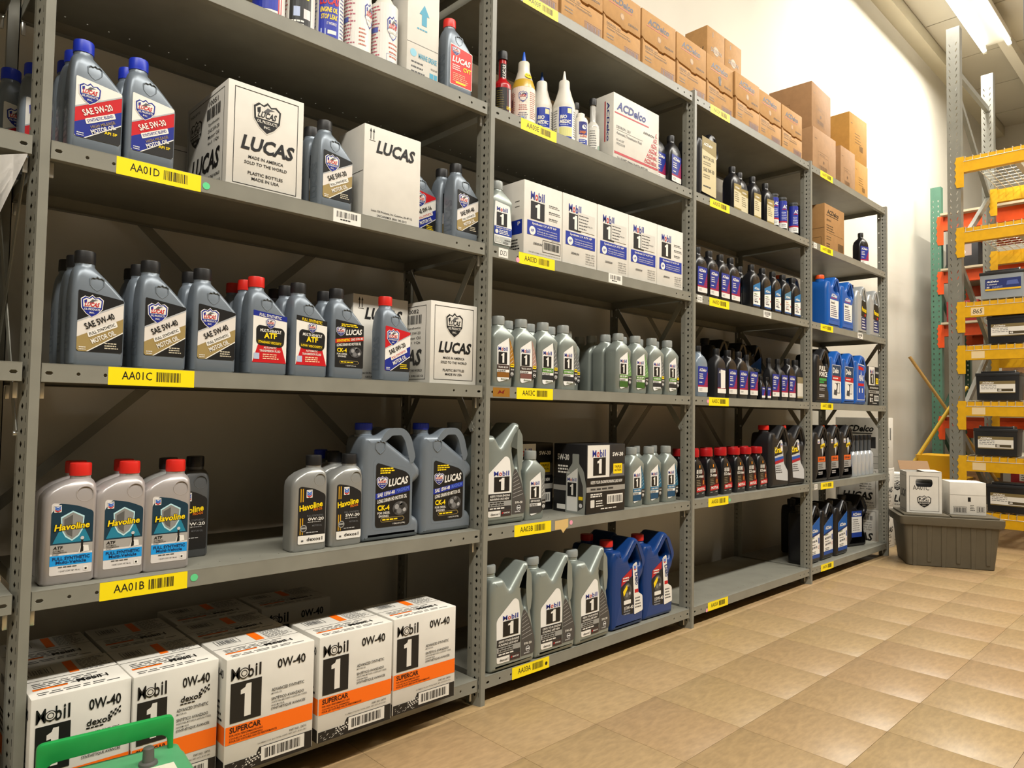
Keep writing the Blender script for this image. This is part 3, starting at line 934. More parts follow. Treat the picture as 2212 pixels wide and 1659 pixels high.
d.r(.345, .02, .275, .097, '#3a2c2c', 3); d.t('NASCAR', .42, .06, .16, .025, W_, 5, .02, .2); d.p([(.37, .06), (.40, .06), (.42, .085), (.39, .085)], RD, 5)
d.t('5W-30', .72, .20, .2, .04, W_, 5, .02); d.c(.82, .13, .0095, '#dddddd', 5); d.c(.82, .13, .0074, '#333333', 6); d.r(.78, .118, .08, .024, '#dddddd', 7); d.tl(.72, .06, .2, 1, .03, .014, '#cccccc', 5)
rib = []
bmr = bmesh.new()
for i in range(9):
    z = .196 + i * .0105
    abox(bmr, .0635 - (i > 3) * .001, -.0605, z, .078, -.055, z + .0045)
RIBS = finish(bmr, 'grip_ribs', MOB)
prod('mob_jug', 'jug', 'oil_jug', [('body', MJ), ('neck', lathe('neck', [(.026, .285), (.026, .298), (.024, .30), (.024, .312)], MOB, 20)), ('cap', capmesh('cap', .0265, .024, C_GRY, 0, .3115)), ('label', d.mesh(fr(-.0592)))])
for i in (1, 2):
    for v in PR['mob_jug'][2][i][1].vertices:
        v.co.x -= .068
# ---- jugs with a D handle (blue, black)
def djug_mesh(material, w=.2, h=.30, dp=.12):
    s, t = w / .2, h / .33
    q = lambda l: [(p[0] * s, p[1] * t) + tuple(p[2:]) for p in l]
    o = round_poly(q([(-.1, 0, .014), (.1, 0, .014), (.104, .045, .012), (.098, .075, .012), (.080, .095, .014), (.078, .165, .014), (.100, .185, .012), (.108, .215, .012), (.106, .245, .014), (.066, .325, .014), (.040, .330, .012), (-.012, .272, .016), (-.034, .262, .010), (-.042, .290, .006), (-.086, .290, .010), (-.1, .252, .02)]), .01)
    hh = round_poly(q([(.006, .246, .008), (.040, .296, .010), (.056, .296, .008), (.086, .238, .008), (.078, .226, .006), (.022, .228, .01)]), .006)
    return prism('body', o, [hh], dp, .020, material, 'xz', 35, 3)
def djug(key, bm_, capm, lab, w=.2, h=.30, dp=.12, capr=.026):
    s, t = w / .2, h / .33
    nk = lathe('neck', [(.026 * s, .278 * t), (.026 * s, .294 * t), (.024 * s, .296 * t), (.024 * s, .305 * t)], bm_, 20)
    cp = capmesh('cap', capr * s, .024, capm, 0, .303 * t)
    for m_ in (nk, cp):
        for v in m_.vertices:
            v.co.x -= .064 * s
    prod(key, 'jug', 'oil_jug', [('body', djug_mesh(bm_, w, h, dp)), ('neck', nk), ('cap', cp), ('label', lab.mesh(fr(-dp / 2 - .0003)))])
d = D(-.052, .045, .142, .20)
d.rp([(.0, .58, .004), (.58, .78, .002), (.60, .02, .002), (.06, .06, .004)], .004, '#16181c', 1)
d.p([(.02, .60), (.50, .77), (.50, .92), (.05, .76)], '#b81a20', 2); d.tl(.1, .74, .36, 2, .05, .025, W_, 3)
engine(d, .08, .28, .44, .40, 3); d.p([(.10, .50), (.28, .62), (.30, .54), (.14, .40)], YL, 5); d.rr(.14, .24, .32, .08, .003, W_, 5); d.t('15W-40', .16, .13, .42, .07, W_, 5, .02)
d.tl(.14, .09, .4, 2, .05, .025, '#8a8f98', 4)
d.rp([(.52, .98, .008), (.72, 1.04, .010), (.80, .42, .004), (1.0, .34, .008), (1.02, .04, .006), (.62, 0, .006), (.60, .3, .002)], .004, W_, 6)
chevron(d, .56, .86, .15, .13, 7); d.t('Delo', .615, .82, .36, .115, '#14306a', 8, .03, 0, -1.44); d.r(.63, .42, .17, .07, RD, 7); d.tl(.66, .30, .3, 4, .06, .025, '#444444', 7)
DELO = d
djug('delo', BLUJ, C_RED, d, .205, .345, .125)
def far_lab(frame, cols, title=None, tcol=W_, rot=0):
    """cols: list of (height fraction, colour), top to bottom"""
    d = D(*frame)
    y = 1.0
    for i, (hh, c) in enumerate(cols):
        y -= hh
        d.r(0, y, 1, hh, c, 1)
    if title:
        d.t(title[0], title[1], title[2], title[3], title[4], tcol, 3, .03, .15, rot)
    return d
d = D(-.062, .03, .150, .225)
d.rp([(0, .72, .004), (.42, .98, .01), (.56, .98, .01), (.70, .42, .01), (.98, .24, .008), (1, 0, .008), (.12, .06, .006)], .006, '#c4c6c8', 1)
d.p([(0.02, .70), (.38, .92), (.55, .92), (.60, .66), (.02, .60)], '#151515', 2); d.t('Ursa', .02, .66, .50, .15, YL, 4, .03, .1, .08); d.rr(.44, .72, .14, .22, .006, W_, 4); chevron(d, .46, .82, .1, .1, 5)
d.p([(.03, .56), (.64, .60), (.66, .54), (.04, .48)], '#1d52a8', 3); d.p([(.04, .48), (.66, .54), (.67, .47), (.05, .41)], '#b01c2c', 3); d.tl(.1, .36, .5, 4, .05, .02, '#555555', 3)
djug('ursa', BLKM, C_RED, d, .20, .33, .12, .028)
d = D(-.055, .04, .125, .21)
d.p([(.05, .98), (.28, .98), (.28, .86), (.05, .86)], W_, 2); d.c(.16, .90, .009, W_, 2); chevron(d, .1, .86, .13, .10, 3)
d.p([(.42, .98), (.60, 1.02), (.74, .90), (.62, .62), (.58, .50), (.50, .66)], '#b9bcc0', 2); d.p([(.36, .72), (.80, .78), (.80, .88), (.36, .82)], YL, 4); d.t('Havoline', .40, .75, .36, .07, '#5a3a00', 5, .03, .1, .08)
d.r(.08, .36, .80, .14, '#e06014', 2); d.t('10W-40', .18, .39, .56, .07, K, 3, .03); d.p([(.08, .14), (.9, .14), (.9, .35), (.08, .35)], '#9a9a98', 2); d.tl(.14, .28, .6, 3, .05, .025, '#333333', 3); d.tl(.14, .06, .6, 2, .05, .03, '#aaaaaa', 3)
djug('hav_jug', BLKM, C_ORG, d, .185, .33, .12)
d = D(-.06, .045, .14, .20)
d.rp([(0, 0), (.9, 0), (.95, .75, .02), (.2, .95, .02), (0, .9)], .006, W_, 1); d.rp([(0, .62, .001), (.92, .62, .001), (.95, .75, .02), (.2, .95, .02), (0, .9)], .004, '#1c58ae', 2); acd(d, .12, .70, .62, .11, W_, 4, RD)
d.t('dexos2', .1, .50, .42, .08, K, 3, .02); d.tl(.1, .42, .7, 6, .06, .028, '#555577', 3); d.r(0, 0, .9, .07, '#1c58ae', 2)
djug('acd_blue', BLUA, C_ORG, d, .20, .32, .12)
d = D(-.062, .03, .140, .235)
d.rp([(0, 0), (1, 0), (1, .99, .002), (0, .72, .002)], .002, '#f0eee8', 1)
d.p([(0, .52), (1, .62), (1, .99), (0, .72)], '#1e5aa8', 2); acd(d, .16, .62, .66, .085, W_, 4); d.p([(0, .52), (1, .62), (1, .58), (0, .48)], '#222f6a', 3)
d.t('dexos1', .14, .47, .34, .05, '#5a7a28', 4, .015, 0, .06); d.t('MOTOR OIL', .14, .37, .62, .055, '#223', 4, .02, 0, .06) if False else d.t('MOTOR OIL', .14, .37, .62, .055, '#202234', 4, .02, 0, .06)
d.tl(.14, .32, .6, 1, .04, .018, '#666666', 4); d.t('SAE 0W-20', .16, .22, .58, .055, '#202234', 4, .02, 0, .06); d.tl(.14, .15, .6, 2, .04, .018, '#666666', 4); d.c(.9, .25, .009, '#c86a6a', 4); d.c(.9, .25, .0065, W_, 5); d.r(0, 0, 1, .09, '#1e4a9a', 3); d.r(.86, .34, .1, .14, '#2a4a9a', 4)
djug('acd_jug', BLK, C_BLK, d, .185, .335, .115, .027)
d2 = far_lab((-.055, .06, .105, .17), [(.22, '#1d3a8c'), (.60, '#d2d0cc'), (.18, '#1d3a8c')], ('ACDelco', .1, .82, .8, .11))
d2.tl(.12, .66, .7, 6, .08, .025, '#666666', 3)
djug('acd_jug2', BLK, C_BLK, d2, .205, .335, .13, .027)
d = D(-.02, .03, .10, .20)
d.rp([(0, .45, .004), (.9, .40, .004), (1.05, .60, .006), (.9, .95, .01), (.1, .98, .01)], .004, '#15130f', 2); d.t('Pentosin', .08, .62, .84, .15, YL, 4, .03, .1, -.1); d.r(.05, .02, .9, .40, '#1d2a66', 2); d.tl(.15, .34, .65, 4, .09, .035, W_, 3); d.r(.60, .46, .2, .08, RD, 4)
djug('silver_jug', SILJ, C_NAV, d, .18, .325, .12, .027)
d = D(-.075, .02, .16, .24)
d.t('FULL', .18, .70, .52, .12, W_, 3, .03); d.t('FORCE', .18, .56, .66, .12, W_, 3, .03); d.r(.18, .46, .6, .06, '#2f9a48', 2); d.r(.18, .40, .4, .04, '#2f9a48', 2); d.t('ANTIFREEZE', .18, .32, .6, .05, W_, 3, .01); d.tl(.18, .26, .6, 2, .04, .02, '#aaaaaa', 3); d.tl(.16, .1, .6, 2, .04, .02, '#cccccc', 3)
djug('fullforce', BLKM, C_BLK, d, .185, .325, .13)
d = D(-.06, .03, .135, .24)
d.rp([(0, 0), (.96, 0), (.96, .85), (0, .85)], .006, '#e8e6e0', 1); d.r(.02, .46, .92, .38, '#17395a', 2); d.t('Delo', .08, .64, .6, .14, W_, 4, .03); d.p([(.0, .46), (.95, .44), (.95, .56), (0, .58)], '#b81c28', 3); d.tl(.1, .50, .7, 1, .05, .03, W_, 4); d.p([(.16, .10), (.5, .08), (.6, .38), (.3, .40)], '#3a3f48', 3); d.outline(.5, .14, .3, .26, .003, K, 4); d.c(.33, .3, .02, W_, 4, 12)
djug('delo_elc', BLUA, C_RED, d, .185, .325, .13)
d = D(-.06, .03, .135, .24)
d.rp([(0.04, 0), (.94, 0), (.92, .95), (.15, .98)], .008, W_, 1); d.rp([(.06, .02), (.92, .02), (.90, .93), (.17, .96)], .008, '#1a4fae', 2); d.p([(.2, .82), (.8, .80), (.8, .88), (.2, .92)], RD, 3); d.t('PEAK', .22, .52, .6, .15, W_, 4, .035, .1); d.p([(.44, .68), (.5, .80), (.56, .68)], W_, 4); d.r(.15, .38, .7, .07, RD, 3); d.r(.26, .2, .1, .12, W_, 3); d.r(.6, .2, .1, .12, W_, 3)
djug('peak', BLUA, C_RED, d, .18, .325, .13)
d = D(-.05, .02, .12, .30)
d.rp([(0, .03), (1, 0), (1, .88), (0, .90)], .004, '#cdbf93', 1); d.p([(0, .70), (1, .64), (1, .88), (0, .90)], '#8f7c3e', 2); acd(d, .1, .76, .6, .05, W_, 4); d.t('MOTOR OIL', .1, .55, .75, .055, '#6a624a', 4, .01); d.tl(.1, .5, .7, 2, .035, .015, '#8a8064', 4); d.t('SAE 5W-30', .1, .36, .75, .06, '#4a4433', 4, .01); d.tl(.1, .3, .6, 2, .035, .015, '#8a8064', 4); d.tl(.1, .12, .7, 1, .035, .02, '#333333', 4)
djug('acd_gold_jug', BLK, C_BLK, d, .165, .325, .12, .022)
# ---- black quarts
aq = [(0, -.045, .045, .027, .012), (.005, -.048, .048, .030, .014), (.135, -.048, .048, .030, .013), (.152, -.0475, .0475, .0298, .014), (.170, -.043, .043, .0285, .016), (.186, -.031, .031, .025, .018), (.196, -.020, .020, .019, .019), (.203, -.0160, .0160, .016, .016), (.214, -.016, .016, .016, .016)]
AQ = loft('body', aq, BLK, 4)
AQM = loft('body', aq, BLKM, 4)
AQC = capmesh('cap', .0172, .026, C_BLK, 0, .209)
bma = bmesh.new()
for i in range(3):
    r = .009 + i * .007
    atube(bma, [(r * math.cos(math.radians(a)), -.0292 + .0005 * i, .150 + r * math.sin(math.radians(a)) * .9) for a in range(20, 161, 20)], .0011, 5)
AQR = finish(bma, 'shoulder_relief', BLK, 50)
def aq_prod(key, lab, body=None, relief=True, capm=None):
    pp = [('body', body or AQ), ('cap', AQC if capm is None else capm), ('label', lab.mesh(fr(-.0302)))]
    if relief:
        pp.append(('shoulder_relief', AQR))
    prod(key, 'bottle', 'oil_bottle', pp)
def acd_blue_label(light=False):
    d = D(-.040, .022, .080, .118)
    d.rp([(0, 0), (1, 0), (1, 1), (0, 1)], .003, '#1c2e8e', 1)
    d.rp([(0, 0), (1, 0), (1, .2, .0003), (0, .2, .0003)], .003, '#e8e4dc', 3)
    d.p([(0, .2), (1, .2), (1, .27), (0, .27)], '#a01640', 2)
    d.p([(.62, .27), (1, .27), (1, .80)], '#a01640', 2)
    for i in range(6):
        d.r(.66 + i * .045, .27 + i * .08, .34 - i * .045, .012, '#1c2e8e', 3)
    acd(d, .10, .80, .72, .12, W_, 4)
    d.tl(.12, .68, .5, 3, .08, .035, W_, 4); d.tl(.12, .36, .4, 1, .05, .035, W_, 4); d.tl(.14, .12, .4, 2, .05, .02, '#777777', 4)
    return d
aq_prod('acd_q', acd_blue_label())
def acd_teal(mid='#5a7a28', tx='#333344', teal='#1f6fa8'):
    d = D(-.034, .020, .072, .128)
    d.rp([(0, 0), (1, 0), (1, 1, .002), (0, .80, .002)], .003, '#f0eee8', 1)
    d.p([(0, .58), (1, .66), (1, 1), (0, .80)], teal, 2); acd(d, .14, .66, .7, .09, W_, 4)
    d.p([(0, .55), (1, .63), (1, .66), (0, .58)], '#24386e', 3); d.t('dexos1', .14, .46, .42, .06, mid, 4, .02); d.t('MOTOR OIL', .14, .37, .6, .05, tx, 4, .015); d.tl(.14, .3, .6, 3, .06, .022, '#666677', 4)
    d.t('0W-20', .2, .14, .5, .06, tx, 4, .02); d.c(.9, .32, .005, '#c86a6a', 4); d.r(0, 0, 1, .06, '#1f4f8a', 3)
    return d
aq_prod('acd_teal', acd_teal())
aq_prod('acd_teal_o', acd_teal('#c87a28', '#a05a28', '#4a7c9a'))
def acd_gold():
    d = D(-.036, .018, .076, .128)
    d.rp([(0, 0), (1, 0), (1, 1, .002), (0, .96, .002)], .003, '#d6cba6', 1); d.p([(0, .74), (1, .70), (1, 1), (0, .96)], '#988548', 2); acd(d, .14, .80, .6, .07, W_, 4)
    d.tl(.14, .62, .6, 5, .08, .025, '#8a7f60', 4); d.r(0, 0, 1, .06, '#8a783c', 3)
    return d
aq_prod('acd_gold', acd_gold())
aq_prod('acd_tan', far_lab((-.036, .02, .074, .118), [(.30, '#8a7d5c'), (.62, '#d9d4c6'), (.08, '#a89c7c')]), AQM)
d = D(-.040, .022, .080, .118); d.rp([(0, 0), (1, 0), (1, 1), (0, 1)], .003, '#1b2546', 1); d.rp([(0, 0), (1, 0), (1, .18), (0, .18)], .003, W_, 3); d.r(0, .18, 1, .05, '#8a1830', 2); d.p([(.38, .2), (.9, .22), (.9, .92), (.36, .95)], W_, 4); d.t('A', .14, .8, .2, .12, W_, 4, .03, .2)
aq_prod('acd_sticker', d, AQM, False)
d = acd_blue_label()
prod('acd_clear', 'bottle', 'oil_bottle', [('body', loft('body', aq, mat('#a9bccd', .25, 0, trans=.55), 4)), ('fluid', loft('fluid', [(.008, -.044, .044, .027, .012), (.135, -.0455, .0455, .0278, .012)], mat('#4d6f92', .3), 3)), ('cap', AQC), ('label', d.mesh(fr(-.0302)))])
d = acd_blue_label()
sq = [(0, -.02, .02, .015, .006), (.07, -.0215, .0215, .016, .006), (.085, -.014, .014, .013, .01), (.1, -.0075, .0075, .0075, .0075), (.108, -.0075, .0075, .0075, .0075)]
d = D(-.018, .012, .036, .055); d.r(0, 0, 1, 1, '#1c2e8e'); d.r(0, 0, 1, .2, W_, 2); d.p([(.6, .2), (1, .2), (1, .8)], '#a01640', 2); acd(d, .1, .78, .75, .14, W_, 4)
prod('acd_small', 'bottle', 'additive_bottle', [('body', loft('body', sq, BLK, 3)), ('cap', capmesh('cap', .0098, .016, C_BLK, 0, .106, 20)), ('label', d.mesh(fr(-.0162)))])
tq = [(0, -.043, .043, .027, .012), (.12, -.045, .045, .029, .012), (.135, -.045, .036, .028, .013), (.16, -.040, .006, .024, .016), (.172, -.037, -.009, .014, .014), (.205, -.036, -.014, .011, .011)]
d = acd_blue_label()
prod('acd_slant', 'bottle', 'oil_bottle', [('body', loft('body', tq, BLKM, 4)), ('cap', capmesh('cap', .0135, .026, C_BLK, -.025, .2, 24)), ('label', d.mesh(fr(-.0292)))])
# motul-like litre bottle: black, stepped shoulder, wide red cap
mt = [(0, -.044, .044, .030, .010), (.005, -.047, .047, .033, .011), (.11, -.047, .046, .033, .010), (.13, -.047, .038, .032, .011), (.152, -.044, .024, .030, .012), (.166, -.041, .016, .028, .014), (.172, -.038, .010, .024, .02), (.186, -.038, .010, .024, .024)]
def motul(kind):
    d = D(-.040, .014, .082, .128)
    d.p([(.62, .30), (1, .30), (.72, .95)], '#5c1012', 1); d.r(.36, .94, .1, .1, '#e89020', 2)
    d.t('8100', .08, .74, .56, .15, W_, 4, .02); d.t(kind, .06, .60, .74, .11, W_, 4, .02); d.tl(.1, .5, .45, 5, .06, .022, '#9a8a70', 3); d.r(.74, .36, .1, .14, '#c87a2c', 3)
    d.p([(.10, .09), (1, .13), (1, .31), (.10, .27)], '#c01420', 3); d.t('MOTUL', .18, .14, .74, .10, W_, 5, .035, .1, .03); d.tl(.1, .03, .3, 1, .03, .02, '#bbbbbb', 3); d.tl(.65, .04, .3, 1, .03, .02, '#bbbbbb', 3)
    return d
for kk, tx in (('motul_x', 'X-max'), ('motul_e', 'ECO-clean')):
    prod(kk, 'bottle', 'oil_bottle', [('body', loft('body', mt, BLK, 4)), ('cap', capmesh('cap', .030, .034, plast('#b0141a', .35), -.014, .184, 44)), ('label', motul(tx).mesh(fr(-.0332)))])
# ---- round bottles, cans, cartridges
def round_prod(key, cat, name, prof, bm_, capprof, capm, lab, r, n=26, a0=-.55, extra=()):
    parts = [('body', lathe('body', prof, bm_, n))]
    if capprof:
        parts.append(('cap', lathe('cap', capprof, capm, 20)))
    if lab:
        parts.append(('label', lab.mesh(cy(r + .0003, a0))))
    prod(key, cat, name, parts + list(extra))
RB = .0425
prof_r = [(.038, 0), (RB, .006), (RB, .150), (.0405, .162), (.030, .192), (.0215, .222), (.020, .250), (.018, .253)]
tip = [(.008, .252), (.0075, .262), (.0028, .292), (.002, .293)]
def wrap(z0, z1, span=2.4, r=RB):
    return D(-span * r / 2, z0, span * r, z1 - z0, True)
d = wrap(.02, .148, 2.9); d.r(0, 0, 1, 1, '#eee4d4', 1); shield(d, .36, .56, .26, .32, L=3); d.tl(.34, .47, .3, 3, .06, .02, '#b05040', 3, cen=True); d.tl(.34, .26, .3, 4, .05, .02, '#557', 3, 4, True) if False else d.tl(.34, .26, .3, 4, .05, .02, '#555577', 3, 4, True)
d.tl(.04, .85, .2, 14, .055, .025, '#b8503c', 3, 8); d.r(.06, .48, .08, .2, '#22265a', 3); d.tl(.70, .85, .24, 14, .055, .022, '#c06a5a', 3, 9); d.r(.44, .05, .1, .12, '#9db8d8', 3); d.t('UPPER CYL.', .38, .60, .22, .05, W_, 9, .01)
round_prod('ucl', 'bottle', 'additive_bottle', [(.038, 0), (RB, .006), (RB, .150)], mat('#d8c9a4', .3), tip, plast('#1d5ac8', .4), d, RB, 26, -.75,
    [('shoulder', lathe('shoulder', [(RB, .150), (.0405, .162), (.034, .181)], mat('#c9a535', .25), 26)), ('neck', lathe('neck', [(.034, .181), (.030, .192), (.0215, .222), (.020, .250), (.018, .253)], mat('#d9d3c2', .3), 26)),
     ('sticker', (lambda e: (e.c(0, .195, .014, YL, 2, 18, .011), e.t('FULL SAE', -.010, .194, .02, .006, K, 3, .02), e)[2])(D(0, 0, 1, 1)).mesh(lambda u, v, e: ((.031 - (v - .19) * .45 + .002 + e) * math.sin(u / .03 - .15), -(.031 - (v - .19) * .45 + .002 + e) * math.cos(u / .03 - .15), v)))])
def bio():
    d = wrap(.022, .142, 2.9); d.r(0, 0, 1, 1, '#eae7df', 1); d.r(.26, .36, .42, .62, '#1434a4', 2); d.rr(.52, .80, .14, .14, .003, '#e6e2c0', 3) if False else d.r(.52, .78, .14, .16, '#e6e2b0', 3)
    d.t('BIO', .29, .60, .20, .12, W_, 4, .04, .15); d.t('MEDIC', .28, .45, .34, .12, W_, 4, .04, .15); d.tl(.30, .40, .34, 1, .03, .02, '#b8c4ee', 4); d.r(.27, .06, .41, .27, '#dcd88c', 2); d.r(.26, .0, .42, .05, '#1434a4', 2)
    d.tl(.03, .86, .18, 10, .08, .02, '#333344', 3, 6); d.r(.04, .1, .16, .2, '#dcd88c', 2); d.tl(.74, .86, .2, 12, .07, .02, '#333344', 3, 7)
    return d
round_prod('bio', 'bottle', 'additive_bottle', prof_r, WHT, tip, plast('#e4e0d6', .4), bio(), RB)
round_prod('bio_b', 'bottle', 'additive_bottle', prof_r, WHT, tip, plast('#1d4ea0', .4), bio(), RB)
def luc_round(bg, top, lines, z1=.18, a=0):
    d = wrap(.02, z1, 2.9); d.r(0, 0, 1, 1, bg, 1)
    return d
PR_W = [(.036, 0), (.041, .005), (.041, .19), (.036, .205), (.02, .235), (.016, .25), (.016, .262)]
WCAP = [(.018, .255), (.018, .28), (.016, .283)]
d = D(-.06, .018, .12, .18, True); d.r(0, 0, 1, 1, '#e8e5de', 1); d.r(.28, .0, .48, 1, '#1c2fa8', 2); d.t('LUCAS', .30, .58, .44, .13, RD, 4, .04, .15); d.t('ENGINE OIL', .32, .46, .40, .08, YL, 4, .03, .1); d.t('STOP LEAK', .34, .35, .38, .08, YL, 4, .03, .1); d.t('IT WORKS!', .48, .26, .22, .045, W_, 4, .015); d.r(.34, .1, .12, .1, '#b8c6e8', 3); d.rr(.5, .12, .2, .06, .002, W_, 3) if False else d.r(.5, .12, .2, .06, W_, 3)
d.tl(.03, .9, .2, 14, .06, .02, '#5560a0', 3, 5); d.tl(.80, .9, .18, 14, .06, .02, '#5560a0', 3, 6)
round_prod('stopleak', 'bottle', 'additive_bottle', PR_W, WHT, WCAP, C_BLU, d, .041)
d = D(-.06, .015, .12, .19, True); d.r(0, 0, 1, 1, '#e9e6df', 1); shield(d, .56, .42, .34, .40, L=3); d.t('HEAVY DUTY', .58, .53, .30, .05, W_, 10, .02)
d.tl(.04, .92, .36, 16, .055, .02, '#c0556a', 3, 5); d.tl(.6, .36, .3, 4, .07, .022, '#c0604a', 3, 6, True); d.outline(.56, .08, .34, .12, .0008, '#4a5aa8', 3); d.r(.12, .52, .22, .08, '#5a68b8', 4)
round_prod('heavyduty', 'bottle', 'additive_bottle', PR_W, WHT, WCAP, plast('#e4e0d6', .4), d, .041)
d = D(-.06, .015, .12, .19, True); d.r(0, 0, 1, 1, '#e9e6df', 1); shield(d, .75, .46, .34, .40, L=3); d.tl(.04, .94, .5, 16, .055, .02, '#b85a70', 3, 11); d.r(.1, .50, .26, .08, '#5a68b8', 4); d.outline(.06, .30, .36, .5, .0008, '#c05a6a', 3); d.tl(.62, .4, .2, 5, .06, .02, '#c0604a', 3, 4)
round_prod('heavyduty_t', 'bottle', 'additive_bottle', PR_W, WHT, WCAP, plast('#e4e0d6', .4), d, .041, a0=-.75)
d = D(-.06, .015, .12, .19, True); d.r(0, 0, 1, 1, '#e9e6df', 1); d.r(.3, 0, .5, 1, '#161616', 2); d.r(.34, .62, .4, .1, W_, 3); d.r(.34, .46, .4, .025, YL, 3); d.r(.40, .2, .14, .14, '#b8c6e8', 3); d.r(.62, .18, .16, .14, '#e8d8d8', 3); d.tl(.34, .12, .4, 2, .05, .025, W_, 3); d.tl(.03, .9, .22, 14, .06, .022, '#b85a5a', 3)
round_prod('black_add', 'bottle', 'additive_bottle', PR_W, WHT, WCAP, C_BLK, d, .041)
d = D(-.06, .015, .12, .19, True); d.r(0, 0, 1, 1, '#e9e6df', 1); d.r(.0, .12, .74, .9, '#1c2fa8', 2); d.r(.74, .0, .1, 1, '#b82030', 2); d.tl(.1, .5, .5, 3, .1, .03, YL, 3)
round_prod('blue_add', 'bottle', 'additive_bottle', PR_W, WHT, WCAP, C_BLU, d, .041)
# slim additive bottles (long neck)
def slim(key, body, neck, lab, capm, r=.026, h=.235, nl=None, a0=-.45):
    prof = [(r * .9, 0), (r, .004), (r, h * .5), (r * .96, h * .53), (r * .50, h * .60), (r * .44, h * .63), (r * .42, h * .9), (r * .42, h * .92)]
    parts = [('body', lathe('body', prof[:5], body, 20)), ('neck', lathe('neck', prof[4:], neck, 16)), ('cap', capmesh('cap', r * .56, h * .115, capm, 0, h * .885, 24))]
    if lab:
        parts.append(('label', lab.mesh(cy(r + .0003, a0))))
    if nl:
        parts.append(('neck_label', nl.mesh(cy(r * .445 + .0003, a0))))
    prod(key, 'bottle', 'additive_bottle', parts)
d = D(-.034, .004, .068, .112, True); d.r(0, 0, 1, .98, '#171312', 1); d.p([(.74, 0), (1, 0), (1, .98), (.66, .98)], '#b0141c', 2); d.tl(.1, .85, .4, 9, .07, .03, '#6a5c20', 3); d.t('LUCAS', .62, .3, .3, .1, YL, 4, .03); d.p([(.80, .05), (.92, .05), (.86, .95), (.78, .95)], W_, 3)
e = D(-.011, .15, .024, .055, True); e.r(.0, 0, 1, 1, '#1a1414', 1); e.t('LUCAS', .80, .08, 1.9, .22, W_, 3, .03, .1, math.pi / 2)
slim('slim_red', plast('#b3121a', .25), plast('#b3121a', .25), d, C_BLK, .032, .25, e)
d = D(-.028, .008, .056, .105, True); d.r(0, 0, 1, 1, '#e6e4de', 1); d.r(.1, .45, .8, .5, '#1b2b78', 2); d.tl(.2, .6, .5, 2, .09, .05, YL, 3); d.tl(.2, .32, .6, 4, .08, .03, '#555555', 3)
slim('slim_white', plast('#e2dfd8', .35), plast('#e2dfd8', .35), d, C_BLK, .024, .225, D(-.010, .14, .02, .03, True).r(0, 0, 1, 1, '#1b2b78', 1))
d = D(-.028, .008, .056, .105, True); d.r(0, 0, 1, 1, '#d8d6ce', 1); d.tl(.1, .85, .5, 8, .09, .03, '#666666', 3); d.t('BERRY', .62, .25, .3, .12, K, 4, .03) if False else d.p([(.66, .1), (.9, .2), (.9, .35), (.66, .3)], '#3c7a5a', 3)
slim('slim_clear', plast('#c9c6bd', .25), plast('#b9b8b2', .25), d, C_BLK, .026, .235)
d = D(-.03, .012, .06, .10, True); d.r(0, 0, 1, 1, '#e8e5de', 1); d.r(.25, .48, .6, .5, '#20267a', 2); d.c(.6, .78, .009, W_, 3); d.t('DEEP', .3, .52, .4, .10, '#e07a1c', 4, .03, .15); d.t('CLEAN', .3, .38, .5, .10, '#c85a18', 4, .03, .15); d.r(.25, .02, .6, .28, '#203c9a', 2); d.tl(.3, .24, .5, 3, .08, .03, W_, 3)
round_prod('deepclean', 'bottle', 'additive_bottle', [(.026, 0), (.029, .004), (.029, .12), (.024, .13), (.014, .134)], WHT, [(.016, .133), (.016, .148), (.014, .15)], plast('#e4e0d6', .4), d, .029)
slim('slim_blue', plast('#c6cbd0', .25, .3), plast('#4a4d50', .4), far_lab((-.026, .012, .052, .10), [(.3, '#b9c0cc'), (.5, '#2a58c0'), (.2, '#2a2a2c')]), C_BLK, .027, .262)
d = far_lab((-.04, .03, .08, .145), [(.04, '#1b2c9c'), (.18, '#1b2c9c'), (.50, '#1b2c9c'), (.07, '#b01c38'), (.21, '#ecebe6')]); d.cyl = True
d = D(-.04, .028, .08, .15, True); d.r(0, 0, 1, 1, '#1b2c9c', 1); d.r(0, 0, 1, .20, '#ecebe6', 3); d.r(0, .20, 1, .06, '#b01c38', 3); d.t('AC', .36, .72, .3, .13, W_, 4, .04, .2); d.r(.34, .68, .3, .02, RD, 4); d.tl(.3, .56, .4, 5, .06, .025, '#c8ccee', 4); d.tl(.3, .12, .4, 2, .06, .025, '#777777', 4)
round_prod('tube_can', 'can', 'grease_cartridge', [(.024, 0), (.024, .024), (.0265, .026), (.0265, .178), (.0245, .180), (.0245, .192)], plast('#3a3c3e', .4), [(.0262, .188), (.0262, .198), (.024, .20)], plast('#4a4c4e', .4), d, .0265)
